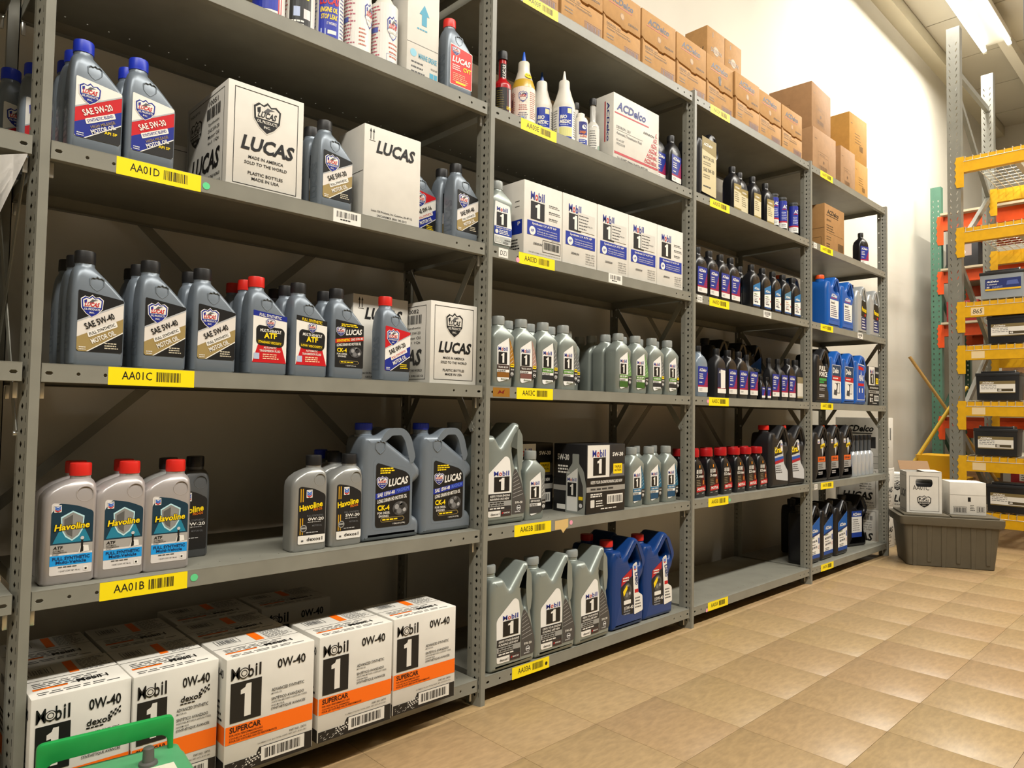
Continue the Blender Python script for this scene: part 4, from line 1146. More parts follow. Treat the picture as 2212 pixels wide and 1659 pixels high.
# ------------------------------------------------------------------ cartons
def box_prod(key, w, d_, h, material, front=None, side=None, top=None, extra=(), name='carton', bev=.0022):
    parts = [('body', boxes('body', [(-w / 2, -d_ / 2, 0, w / 2, d_ / 2, h)], material, bev))]
    l = []
    if front: l.append((front, fr(-d_ / 2)))
    if side: l.append((side, sd(-w / 2)))
    if top: l.append((top, tp(h)))
    if l:
        parts.append(('print', decals(l)))
    prod(key, 'box', name, parts + list(extra))
def mob_case(w, d_, h, lab=False, seed=1):
    f = D(-w / 2, 0, w, h)
    mobil(f, .05, .81, .33, .105, K, K); f.c(.05 + .33 * .415, .855, .0125 * w / .22, K, 6); f.c(.05 + .33 * .415, .855, .0104 * w / .22, '#dedad0', 7); f.c(.05 + .33 * .415, .855, .0075 * w / .22, K, 8); f.c(.05 + .33 * .415, .855, .0055 * w / .22, '#dedad0', 9)
    one(f, .05, .44, .335, .345, 3, '#191918', '#e8e4da')
    f.t('0W-40', .56, .82, .33, .085, K, 4, .02)
    if lab:
        f.t('dexos', .54, .70, .25, .05, K, 4, .02, .1); f.tl(.54, .68, .24, 1, .02, .01, K, 4)
        for i in range(3):
            for j in range(6):
                if (i + j) % 2: f.p([(.76 + j * .022, .715 + i * .018 + j * .006), (.782 + j * .022, .721 + i * .018 + j * .006), (.782 + j * .022, .737 + i * .018 + j * .006), (.76 + j * .022, .732 + i * .018 + j * .006)], K, 4)
    for t_, y, ww, hh, bb in (('ADVANCED SYNTHETIC', .625, .38, .028, .01), ('MOTOR OIL', .60, .12, .014, .003), ('SINTÉTICO AVANZADO', .545, .38, .032, .01), ('ACEITE PARA MOTORES A GASOLINA Y DIESEL', .52, .42, .015, .003), ('HUILE MOTEUR', .492, .15, .014, .003), ('SYNTHÉTIQUE AVANCÉE', .455, .40, .032, .01)):
        f.t(t_, .50, y, ww, hh, K, 4, bb)
    f.r(0.008, .26, .984, .155, OR, 2)
    f.t('SUPERCAR', .05, .355, .34, .05, '#3a1804', 4, .028)
    for i, t_ in enumerate(('FOR HIGH PERFORMANCE CARS', 'COCHES DE ALTO DESEMPEÑO', 'POUR LES VOITURES HAUTE PERFORMANCE')):
        f.t(t_, .05, .325 - i * .025, (.36, .36, .52)[i], .018, '#4a2006', 4, .012)
    f.t('PART NO. 124715', .72, .215, .2, .018, K, 4, .006); f.t('6 x 946ml (1 U.S. Qt.) TOTAL CONT. NET. 5.67 L (6 U.S. Qt.)', .36, .185, .56, .016, K, 4, .006)
    f.p([(.01, .0), (.99, 0), (.99, .16), (.38, .16), (.34, .10), (.01, .10)], '#1b1a19', 2)
    f.r(.40, .03, .50, .125, '#e4e0d6', 4); f.bar(.44, .05, .42, .085, K, 5, 26, seed)
    rn = random.Random(4)
    for i in range(26):
        x, y = rn.uniform(.02, .36), rn.uniform(.005, .09)
        f.p([(x, y), (x + .016, y + .006), (x + .016, y + .010), (x, y + .004)], '#cfcabf', 3)
    for i in range(5):
        for j in range(3):
            f.c(.24 + i * .034 + (j % 2) * .017, .088 - j * .022 + i * .006, .0022, '#dedad0', 3, 6)
    s = D(-d_ / 2, 0, d_, h)
    s.r(.01, .26, .98, .155, OR, 1); s.r(.01, 0, .98, .12, '#1b1a19', 1); s.t('0W-40', .58, .82, .33, .08, K, 2, .02); one(s, .05, .44, .335, .345, 2); mobil(s, .05, .81, .33, .105, K, K); s.tl(.52, .6, .4, 4, .05, .02, K, 2)
    t = D(-w / 2, -d_ / 2, w, d_)
    t.r(0, .495, 1, .008, '#4a4640', 2)
    t.r(.50, .56, .1, .40, OR, 2); t.t('Mobil', .40, .58, .28, .07, K, 3, .02, 0, math.pi / 2) if False else None
    t.r(.06, .22, .34, .045, OR, 2); t.t('Mobil 1', .5, .22, .32, .10, K, 3, .025); t.tl(.08, .40, .84, 4, .05, .018, '#555555', 2, 7); t.tl(.08, .12, .84, 2, .05, .018, '#555555', 2, 9)
    t.outline(.10, .66, .26, .22, .0012, '#444444', 2); t.bar(.13, .69, .2, .16, '#666666', 2, 14, 3); t.tl(.64, .92, .32, 9, .045, .016, '#666666', 2, 5)
    return f, s, t
for kk, w_, dd, lb in (('mob_case', .220, .165, False), ('mob_case_n', .180, .208, True)):
    f, s, t = mob_case(w_, dd, .262, lb)
    tear = []
    box_prod(kk, w_, dd, .262, CARTON, f, s, t)
def luc_case(w, d_, h, num):
    f = D(-w / 2, 0, w, h)
    f.outline(.08, .05, .84, .90, .0016, K, 2)
    shield(f, .32, .58, .36, .30, K, K, '#dedad0', 2)
    f.t('LUCAS', .17, .38, .68, .14, K, 3, .035, .22)
    for i, (t_, ww) in enumerate((('MADE IN AMERICA', .46), ('SOLD TO THE WORLD', .56))):
        f.t(t_, .5 - ww / 2, .305 - i * .055, ww, .03, K, 3, .015, .08)
    for i, (t_, ww) in enumerate((('PLASTIC BOTTLES', .46), ('MADE IN USA', .36))):
        f.t(t_, .5 - ww / 2, .155 - i * .05, ww, .03, K, 3, .015)
    s = D(-d_ / 2, 0, d_, h)
    s.outline(.06, .05, .86, .90, .0016, K, 2)
    s.t('PLASTIC BOTTLE', .10, .87, .24, .025, K, 3, .01)
    shield(s, .10, .54, .30, .28, K, K, '#dedad0', 2)
    s.t(num, .56, .86, .22, .05, K, 3, .012); s.bar(.52, .73, .32, .11, K, 3, 18, 7)
    for i, t_ in enumerate(('Synthetic', 'SAE 5W-20', 'Motor Oil', '6x1 1Qt')):
        s.t(t_, .56, .66 - i * .06, .26, .035, K, 3, .008)
    s.t('LUCAS', .16, .22, .66, .20, K, 3, .035, .22); s.t('MADE IN AMERICA - SOLD TO THE WORLD', .12, .145, .74, .03, K, 3, .015); s.t('(800) 342-2512', .52, .075, .36, .03, K, 3, .01)
    return f, s
f, s = luc_case(.20, .28, .268, '10051'); box_prod('luc_case_d', .20, .28, .268, CARTON, f, s)
f, s = luc_case(.186, .28, .255, '10082'); box_prod('luc_case_c', .186, .28, .255, CARTON, f, s)
f, s = luc_case(.30, .30, .285, '10082'); box_prod('luc_case_f', .30, .30, .285, CARTON, f, s)
def luc_plain(key, w, d_, h):
    f = D(-w / 2, 0, w, h)
    for i in (0, 1):
        x = .10 + i * .05
        f.p([(x, .85), (x + .012, .85), (x + .012, .93), (x + .024, .93), (x + .006, .97), (x - .012, .93), (x, .93)], K, 2)
    f.r(.085, .835, .10, .005, K, 2)
    f.t('LUCAS', .20, .72, .66, .14, K, 3, .035, .22)
    f.t('Lucas Oil Products, Inc. Corydon, IN 47112', .14, .085, .72, .028, K, 3, .012); f.t('US/CAN/MEX (800) 342-2512', .24, .04, .52, .028, K, 3, .012)
    s = D(-d_ / 2, 0, d_, h)
    s.r(0, .50, .98, .006, '#4a4640', 2); s.r(.62, .0, .006, .48, '#5a5650', 2)
    box_prod(key, w, d_, h, CARTON, f, s)
luc_plain('luc_plain', .197, .142, .272)
luc_plain('luc_plain_c', .198, .28, .262)
def lv_case(first):
    w, h = .196, .262
    f = D(-w / 2, 0, w, h)
    mobil(f, .16, .76, .36, .11); one(f, .165, .50, .355, .24, 3)
    if first != 2:
        f.tl(.64, .74, .3, 3, .09, .012, '#444444', 3, 4); f.tl(.64, .72, .32, 3, .09, .008, '#777777', 3, 5)
    else:
        f.r(.42, .52, .50, .26, '#d8d5cc', 6); f.tl(.45, .73, .3, 5, .045, .014, '#444444', 7, 6); f.t('HCP9K3Y', .62, .60, .24, .022, '#444444', 7, .004)
    f.r(.08, .285, .86, .19, '#13309a', 3); f.t('Synthetic LV ATF HP', .20, .42, .64, .038, W_, 5, .02); f.c(.21, .345, .0155, W_, 5); f.t('HP', .17, .325, .08, .04, '#13309a', 6, .02)
    for i, t_ in enumerate(('High Performance Formula', 'Formula de alto rendimiento', 'Formule haute performance')):
        f.t(t_, .34, .375 - i * .033, .52, .02, W_, 5, .006)
    f.t('DEXRON', .24, .165, .22, .03, K, 4, .02, .3)
    if first == 1:
        f.outline(.48, .09, .48, .165, .0016, K, 4); f.bar(.52, .13, .40, .10, K, 4, 24, 3); f.t('PART NO. 127717', .72, .265, .2, .012, K, 4, .004); f.t('CONT. NET. 6 X 946ML (1 U.S. QT) TOTAL CONT. NET. 5.67 L (6 U.S. QT)', .12, .045, .84, .02, K, 4, .006)
    else:
        for i, t_ in enumerate(('PART NO. 127717', 'CONT. NET.', '6 X 946ML (1 U.S. QT)', 'TOTAL CONT. NET.', '5.67 L (6 U.S. QT)')):
            f.t(t_, .66, .20 - i * .035, .27, .02, K, 4, .006)
    s = D(-.11, 0, .22, h)
    s.r(.72, .285, .24, .19, '#13309a', 1); s.t('P', .86, .40, .06, .05, W_, 2, .02); s.tl(.72, .2, .2, 5, .04, .02, K, 2); s.r(.8, .72, .1, .008, K, 2); s.r(.8, .65, .1, .008, K, 2)
    return f, s
for i in (1, 2, 3):
    f, s = lv_case(i); box_prod('lv_case%d' % i, .196, .22, .262, CARTON, f, s)
BLKBOX = mat('#191819', .5)
def black_box(key, w, d_, h):
    f = D(-w / 2, 0, w, h)
    f.r(.02, .52, .56, .47, '#e8e5dc', 1); mobil(f, .14, .82, .34, .10); one(f, .16, .55, .32, .26, 3)
    f.t('5W-30', .66, .82, .28, .06, W_, 3, .03); f.p([(.58, .52), (.98, .52), (.98, .70), (.74, .66)], '#6b6968', 1); f.r(.68, .56, .24, .15, YL, 3); f.t('TRIPLE', .71, .645, .18, .035, K, 4, .02); f.t('ACTION', .71, .595, .18, .035, K, 4, .02)
    f.r(0, .40, 1.0, .105, '#0c0c0c', 2); f.t('KEEPS YOUR ENGINE RUNNING LIKE NEW', .10, .43, .82, .045, W_, 4, .015, .08)
    f.r(0, .315, 1.0, .075, '#9b9890', 2); f.tl(.10, .34, .8, 1, .03, .025, '#333333', 3)
    f.tl(.1, .27, .4, 2, .03, .018, W_, 3); f.r(.52, .12, .42, .14, '#e8e5dc', 3); f.bar(.55, .14, .36, .10, K, 4, 22, 5); f.rr(.1, .09, .10, .11, .003, '#dddad2', 3); f.tl(.24, .17, .22, 3, .035, .016, W_, 3); f.tl(.36, .055, .56, 1, .03, .014, W_, 3)
    s = D(-d_ / 2, 0, d_, h)
    s.t('5W-30', .12, .76, .36, .09, W_, 3, .03); s.tl(.14, .66, .42, 3, .045, .025, W_, 3); s.r(0, .40, .4, .105, '#0c0c0c', 2); s.r(0, .315, .4, .075, '#9b9890', 2)
    s.rp([(.38, .0, .001), (.96, .0, .001), (1, .40, .01), (.92, .62, .01), (.78, .72, .005), (.78, .86, .004), (.58, .86, .004), (.58, .72, .005), (.40, .58, .01)], .002, '#969a94', 3)
    s.rp([(.42, .03), (.74, .03), (.74, .66), (.42, .52)], .002, '#efeee9', 4); mobil(s, .44, .46, .27, .05, L=6); one(s, .44, .24, .27, .20, 6); s.rp([(.76, .04), (.92, .10), (.90, .40), (.76, .62)], .002, '#3a3836', 4); s.r(.78, .2, .12, .05, YL, 6); s.c(.84, .12, .008, '#dddddd', 6); s.r(.12, .04, .26, .07, W_, 4)
    box_prod(key, w, d_, h, BLKBOX, f, s, None)
black_box('black_box', .232, .165, .258)
black_box('black_box_f', .19, .2, .262)
# kraft cartons with an overlapping front flap
def kraft_acd(key, material, hole=False):
    w, d_, h = .248, .255, .272
    a, th = d_ / 2, .014
    body = boxes('body', [(-w / 2, -a + th, 0, w / 2, a, h)], [material], .002)
    zz = [(-.42, .52), (-.2, .50), (-.12, .52), (.02, .50), (.06, .47), (.22, .455), (.26, .48), (.5, .455)]
    up = [(-w / 2, h)] + [(-w / 2, h * .56), (-w * .42, h * .525), (-w * .04, h * .505), (w * .0, h * .485), (w * .12, h * .485), (w * .16, h * .505), (w / 2, h * .50), (w / 2, h)]
    lo = [(-w / 2 + .006, h * .535), (-w / 2 + .006, 0.001), (w / 2, 0.001), (w / 2, h * .465), (w * .17, h * .47), (w * .13, h * .445), (-w * .01, h * .445), (-w * .05, h * .47), (-w * .42, h * .49)]
    u = prism('upper_flap', up, [], th, .0008, material, 'xz', 30, 1)
    l = prism('lower_flap', lo, [], th, .0008, material, 'xz', 30, 1)
    for m_ in (u, l):
        for v in m_.vertices:
            v.co.y += -a + th / 2
    f = D(-w / 2, 0, w, h)
    acd(f, .16, .80, .62, .105, '#3d3f52', 2, '#b0503c')
    f.c(.50, .655, .014, '#8f6b40', 1); f.c(.50, .655, .0105, '#b98d58', 2); f.t('DEXRON', .66, .585, .26, .035, '#3b2d1c', 3, .015, .3)
    if hole:
        f.p([(.42, .70), (.50, .74), (.54, .70), (.52, .62), (.54, .58), (.48, .56), (.44, .62), (.46, .66)], '#0c0906', 4)  # near-black patch paints the shade inside the tear; the flap stays uncut
    f.t('DEXRON  ULV', .10, .405, .36, .035, '#5b4830', 3, .008); f.r(.10, .385, .60, .005, '#5b4830', 3); f.t('Automatic Transmission Fluid', .10, .335, .62, .032, '#5b4830', 3, .006)
    f.tl(.10, .25, .24, 2, .045, .018, '#6b563a', 3); f.tl(.10, .10, .34, 2, .04, .018, '#6b563a', 3); f.outline(.56, .08, .40, .15, .0012, '#6a5266', 3); f.bar(.58, .10, .36, .115, '#73606c', 3, 20, 4)
    prod(key, 'box', 'carton', [('body', body), ('upper_flap', u), ('lower_flap', l), ('print', f.mesh(fr(-a)))])
kraft_acd('kraft', KRAFT)
kraft_acd('kraft_h', KRAFT, True)
def kraft_plain(key, w, d_, h, material, deco=True):
    f = D(-w / 2, 0, w, h)
    f.tl(.08, .78, .14, 1, .03, .012, '#7a5c3c', 2)
    if deco:
        f.outline(.22, .14, .44, .40, .0014, '#7a5c3c', 2); f.r(.22, .46, .44, .004, '#7a5c3c', 2); f.tl(.30, .485, .28, 1, .03, .014, '#7a5c3c', 2); f.bar(.27, .17, .34, .09, '#6a4c2c', 2, 14, 4); f.c(.46, .35, .010, '#6a4c2c', 2, 10)
    else:
        f.tl(.3, .6, .4, 4, .06, .014, '#7a5a28', 2); f.bar(.56, .28, .2, .12, '#6a4a1c', 2, 8, 3)
    s = D(-d_ / 2, 0, d_, h); s.outline(.2, .3, .3, .3, .0012, '#6a4c2c', 2)
    box_prod(key, w, d_, h, material, f, s, None)
kraft_plain('kp_low', .34, .30, .285, KRAFT2)
kraft_plain('kp_up', .315, .26, .275, KRAFT2)
kraft_plain('kp_low2', .235, .30, .285, KRAFT2)
kraft_plain('kp_b2', .235, .30, .262, KRAFT3, False)
kraft_plain('kp_b1', .285, .24, .320, KRAFT3, False)
f = D(-.0935, 0, .187, .345); f.t('DEXRON', .2, .62, .6, .07, '#6a5430', 3, .02, .2); f.c(.5, .66, .03, '#6a5430', 1, 20, .026); f.c(.5, .66, .027, '#b98d58', 2, 20, .023); f.tl(.2, .5, .5, 3, .05, .016, '#6a5430', 2); f.p([(.72, .2), (.8, .2), (.76, .55)], '#6a5430', 2); f.p([(.3, .86), (.34, .86), (.34, .94), (.3, .94)], '#6a5430', 2)
s = D(-.07, 0, .14, .345); s.t('RON', .3, .6, .5, .08, '#2a2012', 2, .03, .2)
box_prod('kb', .185, .14, .345, KRAFT, f, s)
f = D(-.155, 0, .31, .30); acd(f, .12, .80, .56, .10, '#2a2218', 2, '#2a2218'); f.t('dexos1', .1, .66, .22, .05, '#4a3a24', 2, .01); f.tl(.1, .56, .44, 3, .05, .02, '#4a3a24', 2); f.r(.1, .42, .8, .004, '#4a3a24', 2); f.tl(.1, .33, .3, 2, .05, .016, '#5a4a30', 2); f.tl(.1, .18, .22, 2, .05, .02, '#3a2c18', 2); f.bar(.66, .12, .28, .16, '#3a2c18', 2, 16, 4)
s = D(-.1, 0, .2, .30); s.outline(.5, .12, .4, .2, .0014, '#4a3a24', 2); s.r(0, .5, 1, .006, '#4a3a24', 2)
box_prod('kraft_e', .30, .20, .30, mat('#a87c48', .8, 0, .07, 30.0), f, s)
# white cartons
w_, h_ = .31, .272
f = D(-w_ / 2, 0, w_, h_)
acd(f, .06, .76, .62, .13, '#27357c', 3); f.p([(.02, .70), (.76, .715), (.76, .735), (.02, .72)], '#b8343c', 2)
f.t('DEXRON', .64, .59, .24, .035, K, 3, .02, .3); f.t('DEXRON  ULV', .06, .49, .30, .04, '#555555', 3, .008); f.r(.06, .465, .56, .004, '#555555', 3); f.t('Automatic Transmission Fluid', .06, .40, .54, .04, '#555555', 3, .008); f.t('10-4107', .06, .30, .16, .035, '#555555', 3, .004); f.t('19352619', .06, .245, .18, .035, '#555555', 3, .004)
f.r(.02, .105, .96, .035, '#b8343c', 2); f.t('12-1 QUART (946mL) PLASTIC BOTTLES', .08, .035, .66, .035, K, 3, .015)
for i in range(6):
    x0 = .66 + i * .05
    f.t('ACDelco'[:7 - i], x0, .17 + i * .09, .94 - x0, .06, '#c04048', 3, .03, .2); f.r(x0, .16 + i * .09, .96 - x0, .006, '#c04048', 3)
s = D(-.06, 0, .12, h_); s.r(.62, .30, .05, .60, '#b8343c', 2); s.t('ACDelco', .72, .88, .58 * h_ / .12, .08 * .12 / h_ * 1.4, '#27357c', 3, .03, .2, -math.pi / 2)
box_prod('acd_white', w_, .12, h_, CARTON, f, s)
f = D(-.06, 0, .12, .33); f.p([(.44, .56), (.60, .56), (.60, .66), (.68, .66), (.52, .76), (.36, .66), (.44, .66)], '#3c9ab8', 2); f.tl(.3, .51, .44, 1, .03, .014, '#3c9ab8', 2); f.r(.0, .36, 1, .004, '#777777', 2); f.t('MARINE GREASE', .36, .235, .58, .05, '#3c9ab8', 3, .02); f.c(.2, .27, .012, '#8ac4d8', 2); f.tl(.14, .18, .5, 3, .045, .014, '#444444', 2); f.r(.72, .05, .12, .09, '#3c9ab8', 2); f.r(.86, .05, .1, .09, '#3c9ab8', 2); f.t('NLGI #2', .76, .17, .2, .02, K, 2, .005)
box_prod('marine', .12, .11, .33, CARTON, f)
box_prod('small_kraft', .09, .10, .235, KRAFT3, D(-.045, 0, .09, .235).p([(.1, .5), (.9, .2), (.9, .9), (.1, .95)], '#1c1712', 1))
f, s = luc_case(.20, .12, .17, '10060'); box_prod('luc_small', .20, .11, .175, CARTON, f, s)
# large white stack at the end of the run
f = D(-.14, 0, .28, .36); f.tl(.2, .8, .5, 6, .08, .016, K, 2); f.bar(.74, .55, .1, .25, K, 2, 8, 2)
s = D(-.15, 0, .30, .36); acd(s, .12, .72, .74, .13, K, 2, K); s.t('dexos1', .08, .55, .34, .07, K, 2, .015); s.t('MOTOR OIL', .08, .45, .42, .06, K, 2, .025); s.tl(.08, .40, .42, 3, .05, .02, K, 2); s.p([(.78, .4), (.92, .4), (.92, .62), (.78, .62)], '#333333', 2); s.outline(.76, .1, .22, .14, .002, K, 2)
box_prod('acd_big', .28, .30, .36, CARTON, f, s)

# ------------------------------------------------------------------ stocking the shelves
BAYX = {'01': 0, '03': W, '05': 2 * W, '07': 3 * W}
ITEMS = []
def put(key, x, y, shelf, desc, row=1, rz=None, z=None):
    """shelf: tag code such as AA01D, or None with z given"""
    if rz is None:
        rz = random.uniform(-.03, .03) if PR[key][0] != 'box' else 0.0
    zz = LV[shelf[-1]] if z is None else z
    ITEMS.append((key, x, y, zz, rz, shelf, desc, row))
def spawn():
    groups = {}
    for it in ITEMS:
        groups.setdefault((it[5], it[6], it[7]), []).append(it)
    samedesc = {}
    for it in ITEMS:
        samedesc.setdefault((it[5], it[6]), []).append(it)
    ordw = ['leftmost', 'second from left', 'third from left', 'fourth from left', 'fifth from left', 'sixth from left', 'seventh from left', 'eighth from left', 'ninth from left', 'tenth from left']
    roww = {1: 'front row', 2: 'second row', 3: 'third row', 4: 'fourth row'}
    for it in ITEMS:
        key, x, y, z, rz, shelf, desc, row = it
        cat, name, parts = PR[key]
        t = empty(name, (x, y, z), rz)
        for pn, me in parts:
            link(pn, me, t)
        place = {'AA01A': 'on the nearest bottom shelf', 'AA01E': 'on the shelf above AA01D'}.get(shelf, 'on shelf ' + shelf)
        g = sorted(groups[(shelf, desc, row)], key=lambda q: q[1])
        s = desc
        if len(samedesc[(shelf, desc)]) > 1:
            if len(g) > 1:
                s += ', ' + (ordw[g.index(it)] if g.index(it) < len(g) - 1 or len(g) < 2 else 'rightmost')
            rows = {q[7] for q in samedesc[(shelf, desc)]}
            if len(rows) > 1:
                s += ' in ' + roww[row] if len(g) > 1 else ', ' + roww[row]
        s += ' ' + place
        tag(t, s, cat, (name.replace('_', ' ') + 's ' + place) if len([q for q in ITEMS if q[5] == shelf and PR[q[0]][1] == name]) > 1 else None)
def cols(key, xs, shelf, desc, rows=1, y0=.061, dy=.068, backdesc=None, backkey=None):
    for i, x in enumerate(xs):
        n = rows[i] if isinstance(rows, (list, tuple)) else rows
        for r in range(n):
            put(key if r == 0 or not backkey else backkey, x + (random.uniform(-.004, .004) if r else 0), y0 + r * dy, shelf, desc if r == 0 or not backdesc else backdesc, r + 1)
# --- AA01
S_ = 'AA01D'
dsb = 'grey bottle, blue cap, red-blue label'
cols('luc_sb20', [.103], S_, dsb, 3)
cols('luc_sb30', [.213], S_, dsb, 2)
put('luc_sb20', .047, .264, S_, 'grey blue-capped bottle behind the left post'); put('luc_sb20', .012, .334, S_, 'grey blue-capped bottle at the very back left', rz=.05)
put('luc_case_d', .483, .170, S_, 'white carton with black shield and border')
put('luc_small', .43, .385, S_, 'low white carton behind the bordered carton')
cols('luc_fs530', [.684], S_, 'grey bottle, black cap, gold-striped black label', 2)
put('luc_plain', .8665, .101, S_, 'plain white carton with arrows and slanted lettering')
put('luc_rd016', 1.045, .150, S_, 'grey bottle with red label half hidden by carton')
cols('luc_fs040', [1.150], S_, 'grey bottle, black cap, gold-striped black label', 2)
S_ = 'AA01E'
put('blue_add', .507, .095, S_, 'round white bottle with blue label'); put('black_add', .593, .095, S_, 'round white bottle with black label')
put('stopleak', .682, .095, S_, 'round white bottle with blue and red lettering'); put('heavyduty_t', .774, .095, S_, 'round white bottle showing fine red print')
put('heavyduty', .864, .093, S_, 'round white bottle with blue shield'); put('marine', .980, .106, S_, 'tall white carton with blue arrow')
put('luc_cv', 1.113, .061, S_, 'grey bottle, red cap, all-red label'); put('small_kraft', 1.145, .22, S_, 'small brown carton behind red-capped bottle')
S_ = 'AA01C'
d4 = 'grey bottle, black cap, gold-striped black label'
cols('luc_fs540', [.122, .254, .371], S_, d4, [3, 3, 2])
cols('luc_atf_std', [.505], S_, 'grey bottle, red cap, white-red label', 3)
cols('luc_atf_low', [.620], S_, 'grey bottle, black cap, white-red label', 3)
cols('luc_ck4', [.734], S_, 'grey bottle, black cap, mostly black label', 2)
put('luc_plain_c', .912, .283, S_, 'white carton behind the red-labelled bottle'); put('luc_rd020', .900, .070, S_, 'grey bottle, red cap, red-white-blue label')
put('luc_case_c', 1.110, .172, S_, 'white carton with black shield and border')
S_ = 'AA01B'
cols('hav_atf', [.085, .182, .280], S_, 'silver bottle, red cap, teal label', 1, .064)
put('hav_atf', .092, .138, S_, 'silver red-capped bottle behind the leftmost one', 2); put('hav_atf', .190, .138, S_, 'silver red-capped bottle behind the middle one', 2); put('hav_530', .288, .138, S_, 'silver black-capped bottle behind a red-capped one', 2)
put('hav_dark', .362, .168, S_, 'dark grey bottle, black cap, black label')
put('hav_020', .635, .064, S_, 'silver bottle, black cap, left of a pair'); put('hav_530', .746, .066, S_, 'silver bottle, black cap, right of a pair')
put('hav_020', .742, .140, S_, 'black-capped silver bottle behind the pair', 2); put('hav_530', .775, .212, S_, 'black-capped silver bottle furthest back', 3)
put('luc_sb30', .83, .30, S_, 'grey blue-capped bottle behind the gallon jugs', 4)
cols('luc_gal', [.896, 1.100], S_, 'grey gallon jug with blue cap', 1, .092)
S_ = 'AA01A'
dm = 'white carton with orange band'
put('mob_case_n', .108, .075, S_, dm); put('mob_case_n', .290, .070, S_, dm); put('mob_case', .498, .024, S_, dm); put('mob_case', .734, .028, S_, dm); put('mob_case', .964, .036, S_, dm)
put('mob_case_n', .103, .288, S_, dm, 2, 0); put('mob_case_n', .291, .285, S_, dm, 2, 0); put('mob_case', .497, .196, S_, dm, 2); put('mob_case', .505, .368, S_, dm, 3); put('mob_case', .735, .368, S_, dm, 3)
# --- AA03
S_ = 'AA03F'
for i in range(9):
    xx = 1.452 + i * .2575
    sh = 'AA03F' if xx < 2 * W else 'AA05F'
    put('kraft_h' if i == 5 else 'kraft', xx, .04 + .1275 + random.uniform(-.006, .006), sh, 'brown carton with torn hole' if i == 5 else 'brown carton with overlapping front flap', 1, random.uniform(-.012, .012))
for xx in (3.155, 3.345):
    put('kb', xx, .378, 'AA05F', 'tall brown carton behind the flapped cartons')
    put('kb', xx, .378, 'AA05F', 'tall brown carton stacked on another at the back', 2, 0, LV['F'] + .3455)
S_ = 'AA03E'
put('slim_red', 1.345, .085, S_, 'slim red bottle with black cap'); put('ucl', 1.452, .088, S_, 'round cream bottle, yellow shoulder, blue tip'); put('bio_b', 1.605, .145, S_, 'round white bottle with blue tip'); put('bio', 1.660, .080, S_, 'round white bottle with white tip')
put('slim_white', 1.785, .130, S_, 'slim white bottle with black cap'); put('slim_clear', 1.820, .072, S_, 'slim pale bottle, black cap, beside the carton', 1); put('deepclean', 1.742, .068, S_, 'short white bottle with blue-orange label'); put('slim_clear', 1.86, .20, S_, 'slim pale bottle behind the carton', 2)
put('acd_white', 2.040, .080, S_, 'white carton with blue and red lettering'); put('acd_q', 2.262, .085, S_, 'black bottle, blue-red label, left of two'); put('acd_q', 2.345, .061, S_, 'black bottle, blue-red label, right of two', rz=.06)
S_ = 'AA03D'
put('mob_lv', 1.308, .066, S_, 'silver bottle with white-blue label')
for i in range(5):
    put('lv_case%d' % (1 if i == 0 else 3 if i == 4 else 2), 1.494 + i * .1985, .13, S_, 'white carton with blue panel', 1, random.uniform(-.01, .01))
S_ = 'AA03C'
cols('mob_gold', [1.322], S_, 'silver bottle with gold-edged label', 3)
cols('mob_rose', [1.430], S_, 'silver bottle with rose-edged label', 3)
cols('mob_green', [1.540, 1.649], S_, 'silver bottle with green-banded label', [3, 3], .061)
put('mob_green', 1.785, .165, S_, 'silver bottle standing back in the gap'); put('mob_green', 1.79, .24, S_, 'silver bottle behind the set-back one', 2)
cols('mob_lime', [1.980, 2.095], S_, 'silver bottle with lime-green label', [4, 3])
cols('mob_green', [2.212, 2.328], S_, 'silver bottle with green-banded label', [3, 2])
S_ = 'AA03B'
put('mob_jug', 1.342, .092, S_, 'silver five-quart jug', 1); put('mob_jug', 1.352, .235, S_, 'silver five-quart jug', 2)
put('mob_grey', 1.497, .072, S_, 'silver bottle with grey label', 1); put('mob_grey', 1.503, .148, S_, 'silver bottle with grey label', 2)
put('black_box', 1.632, .275, S_, 'black carton standing further back'); put('black_box', 1.843, .086, S_, 'black carton at the shelf front')
cols('mob_blue', [2.078, 2.200, 2.325], S_, 'silver bottle with blue label', 2, .062, .07)
S_ = 'AA03A'
put('mob_jug', 1.360, .056, S_, 'silver five-quart jug'); put('mob_jug', 1.567, .057, S_, 'silver five-quart jug'); put('mob_jug', 1.772, .058, S_, 'silver five-quart jug')
put('delo', 2.004, .076, S_, 'dark blue jug with red cap', 1); put('delo', 2.218, .080, S_, 'dark blue jug with red cap', 1); put('delo', 2.05, .215, S_, 'dark blue jug with red cap', 2)
# --- AA05
S_ = 'AA05E'
put('acd_gold_jug', 2.600, .085, S_, 'black jug with gold label'); put('acd_q', 2.79, .19, S_, 'black bottle behind the gold-labelled ones')
put('acd_gold', 2.885, .061, S_, 'black bottle with gold label'); put('acd_gold', 2.990, .080, S_, 'black bottle with gold label'); put('acd_gold', 3.092, .061, S_, 'black bottle with gold label'); put('acd_gold', 3.235, .061, S_, 'black bottle with gold label')
put('acd_q', 3.35, .20, S_, 'black bottle behind the blue cartridges', 2); put('acd_q', 3.56, .22, S_, 'black bottle in the back right corner', 2)
for i, (xx, yy) in enumerate(((3.333, .062), (3.425, .058), (3.492, .095), (3.560, .056))):
    put('tube_can', xx, yy, S_, 'blue grease cartridge')
S_ = 'AA05D'
cols('acd_q', [2.567, 2.672, 2.775, 2.873], S_, 'black bottle with blue-red label', 2, .061)
put('acd_teal', 2.985, .15, S_, 'black bottle standing back in the gap')
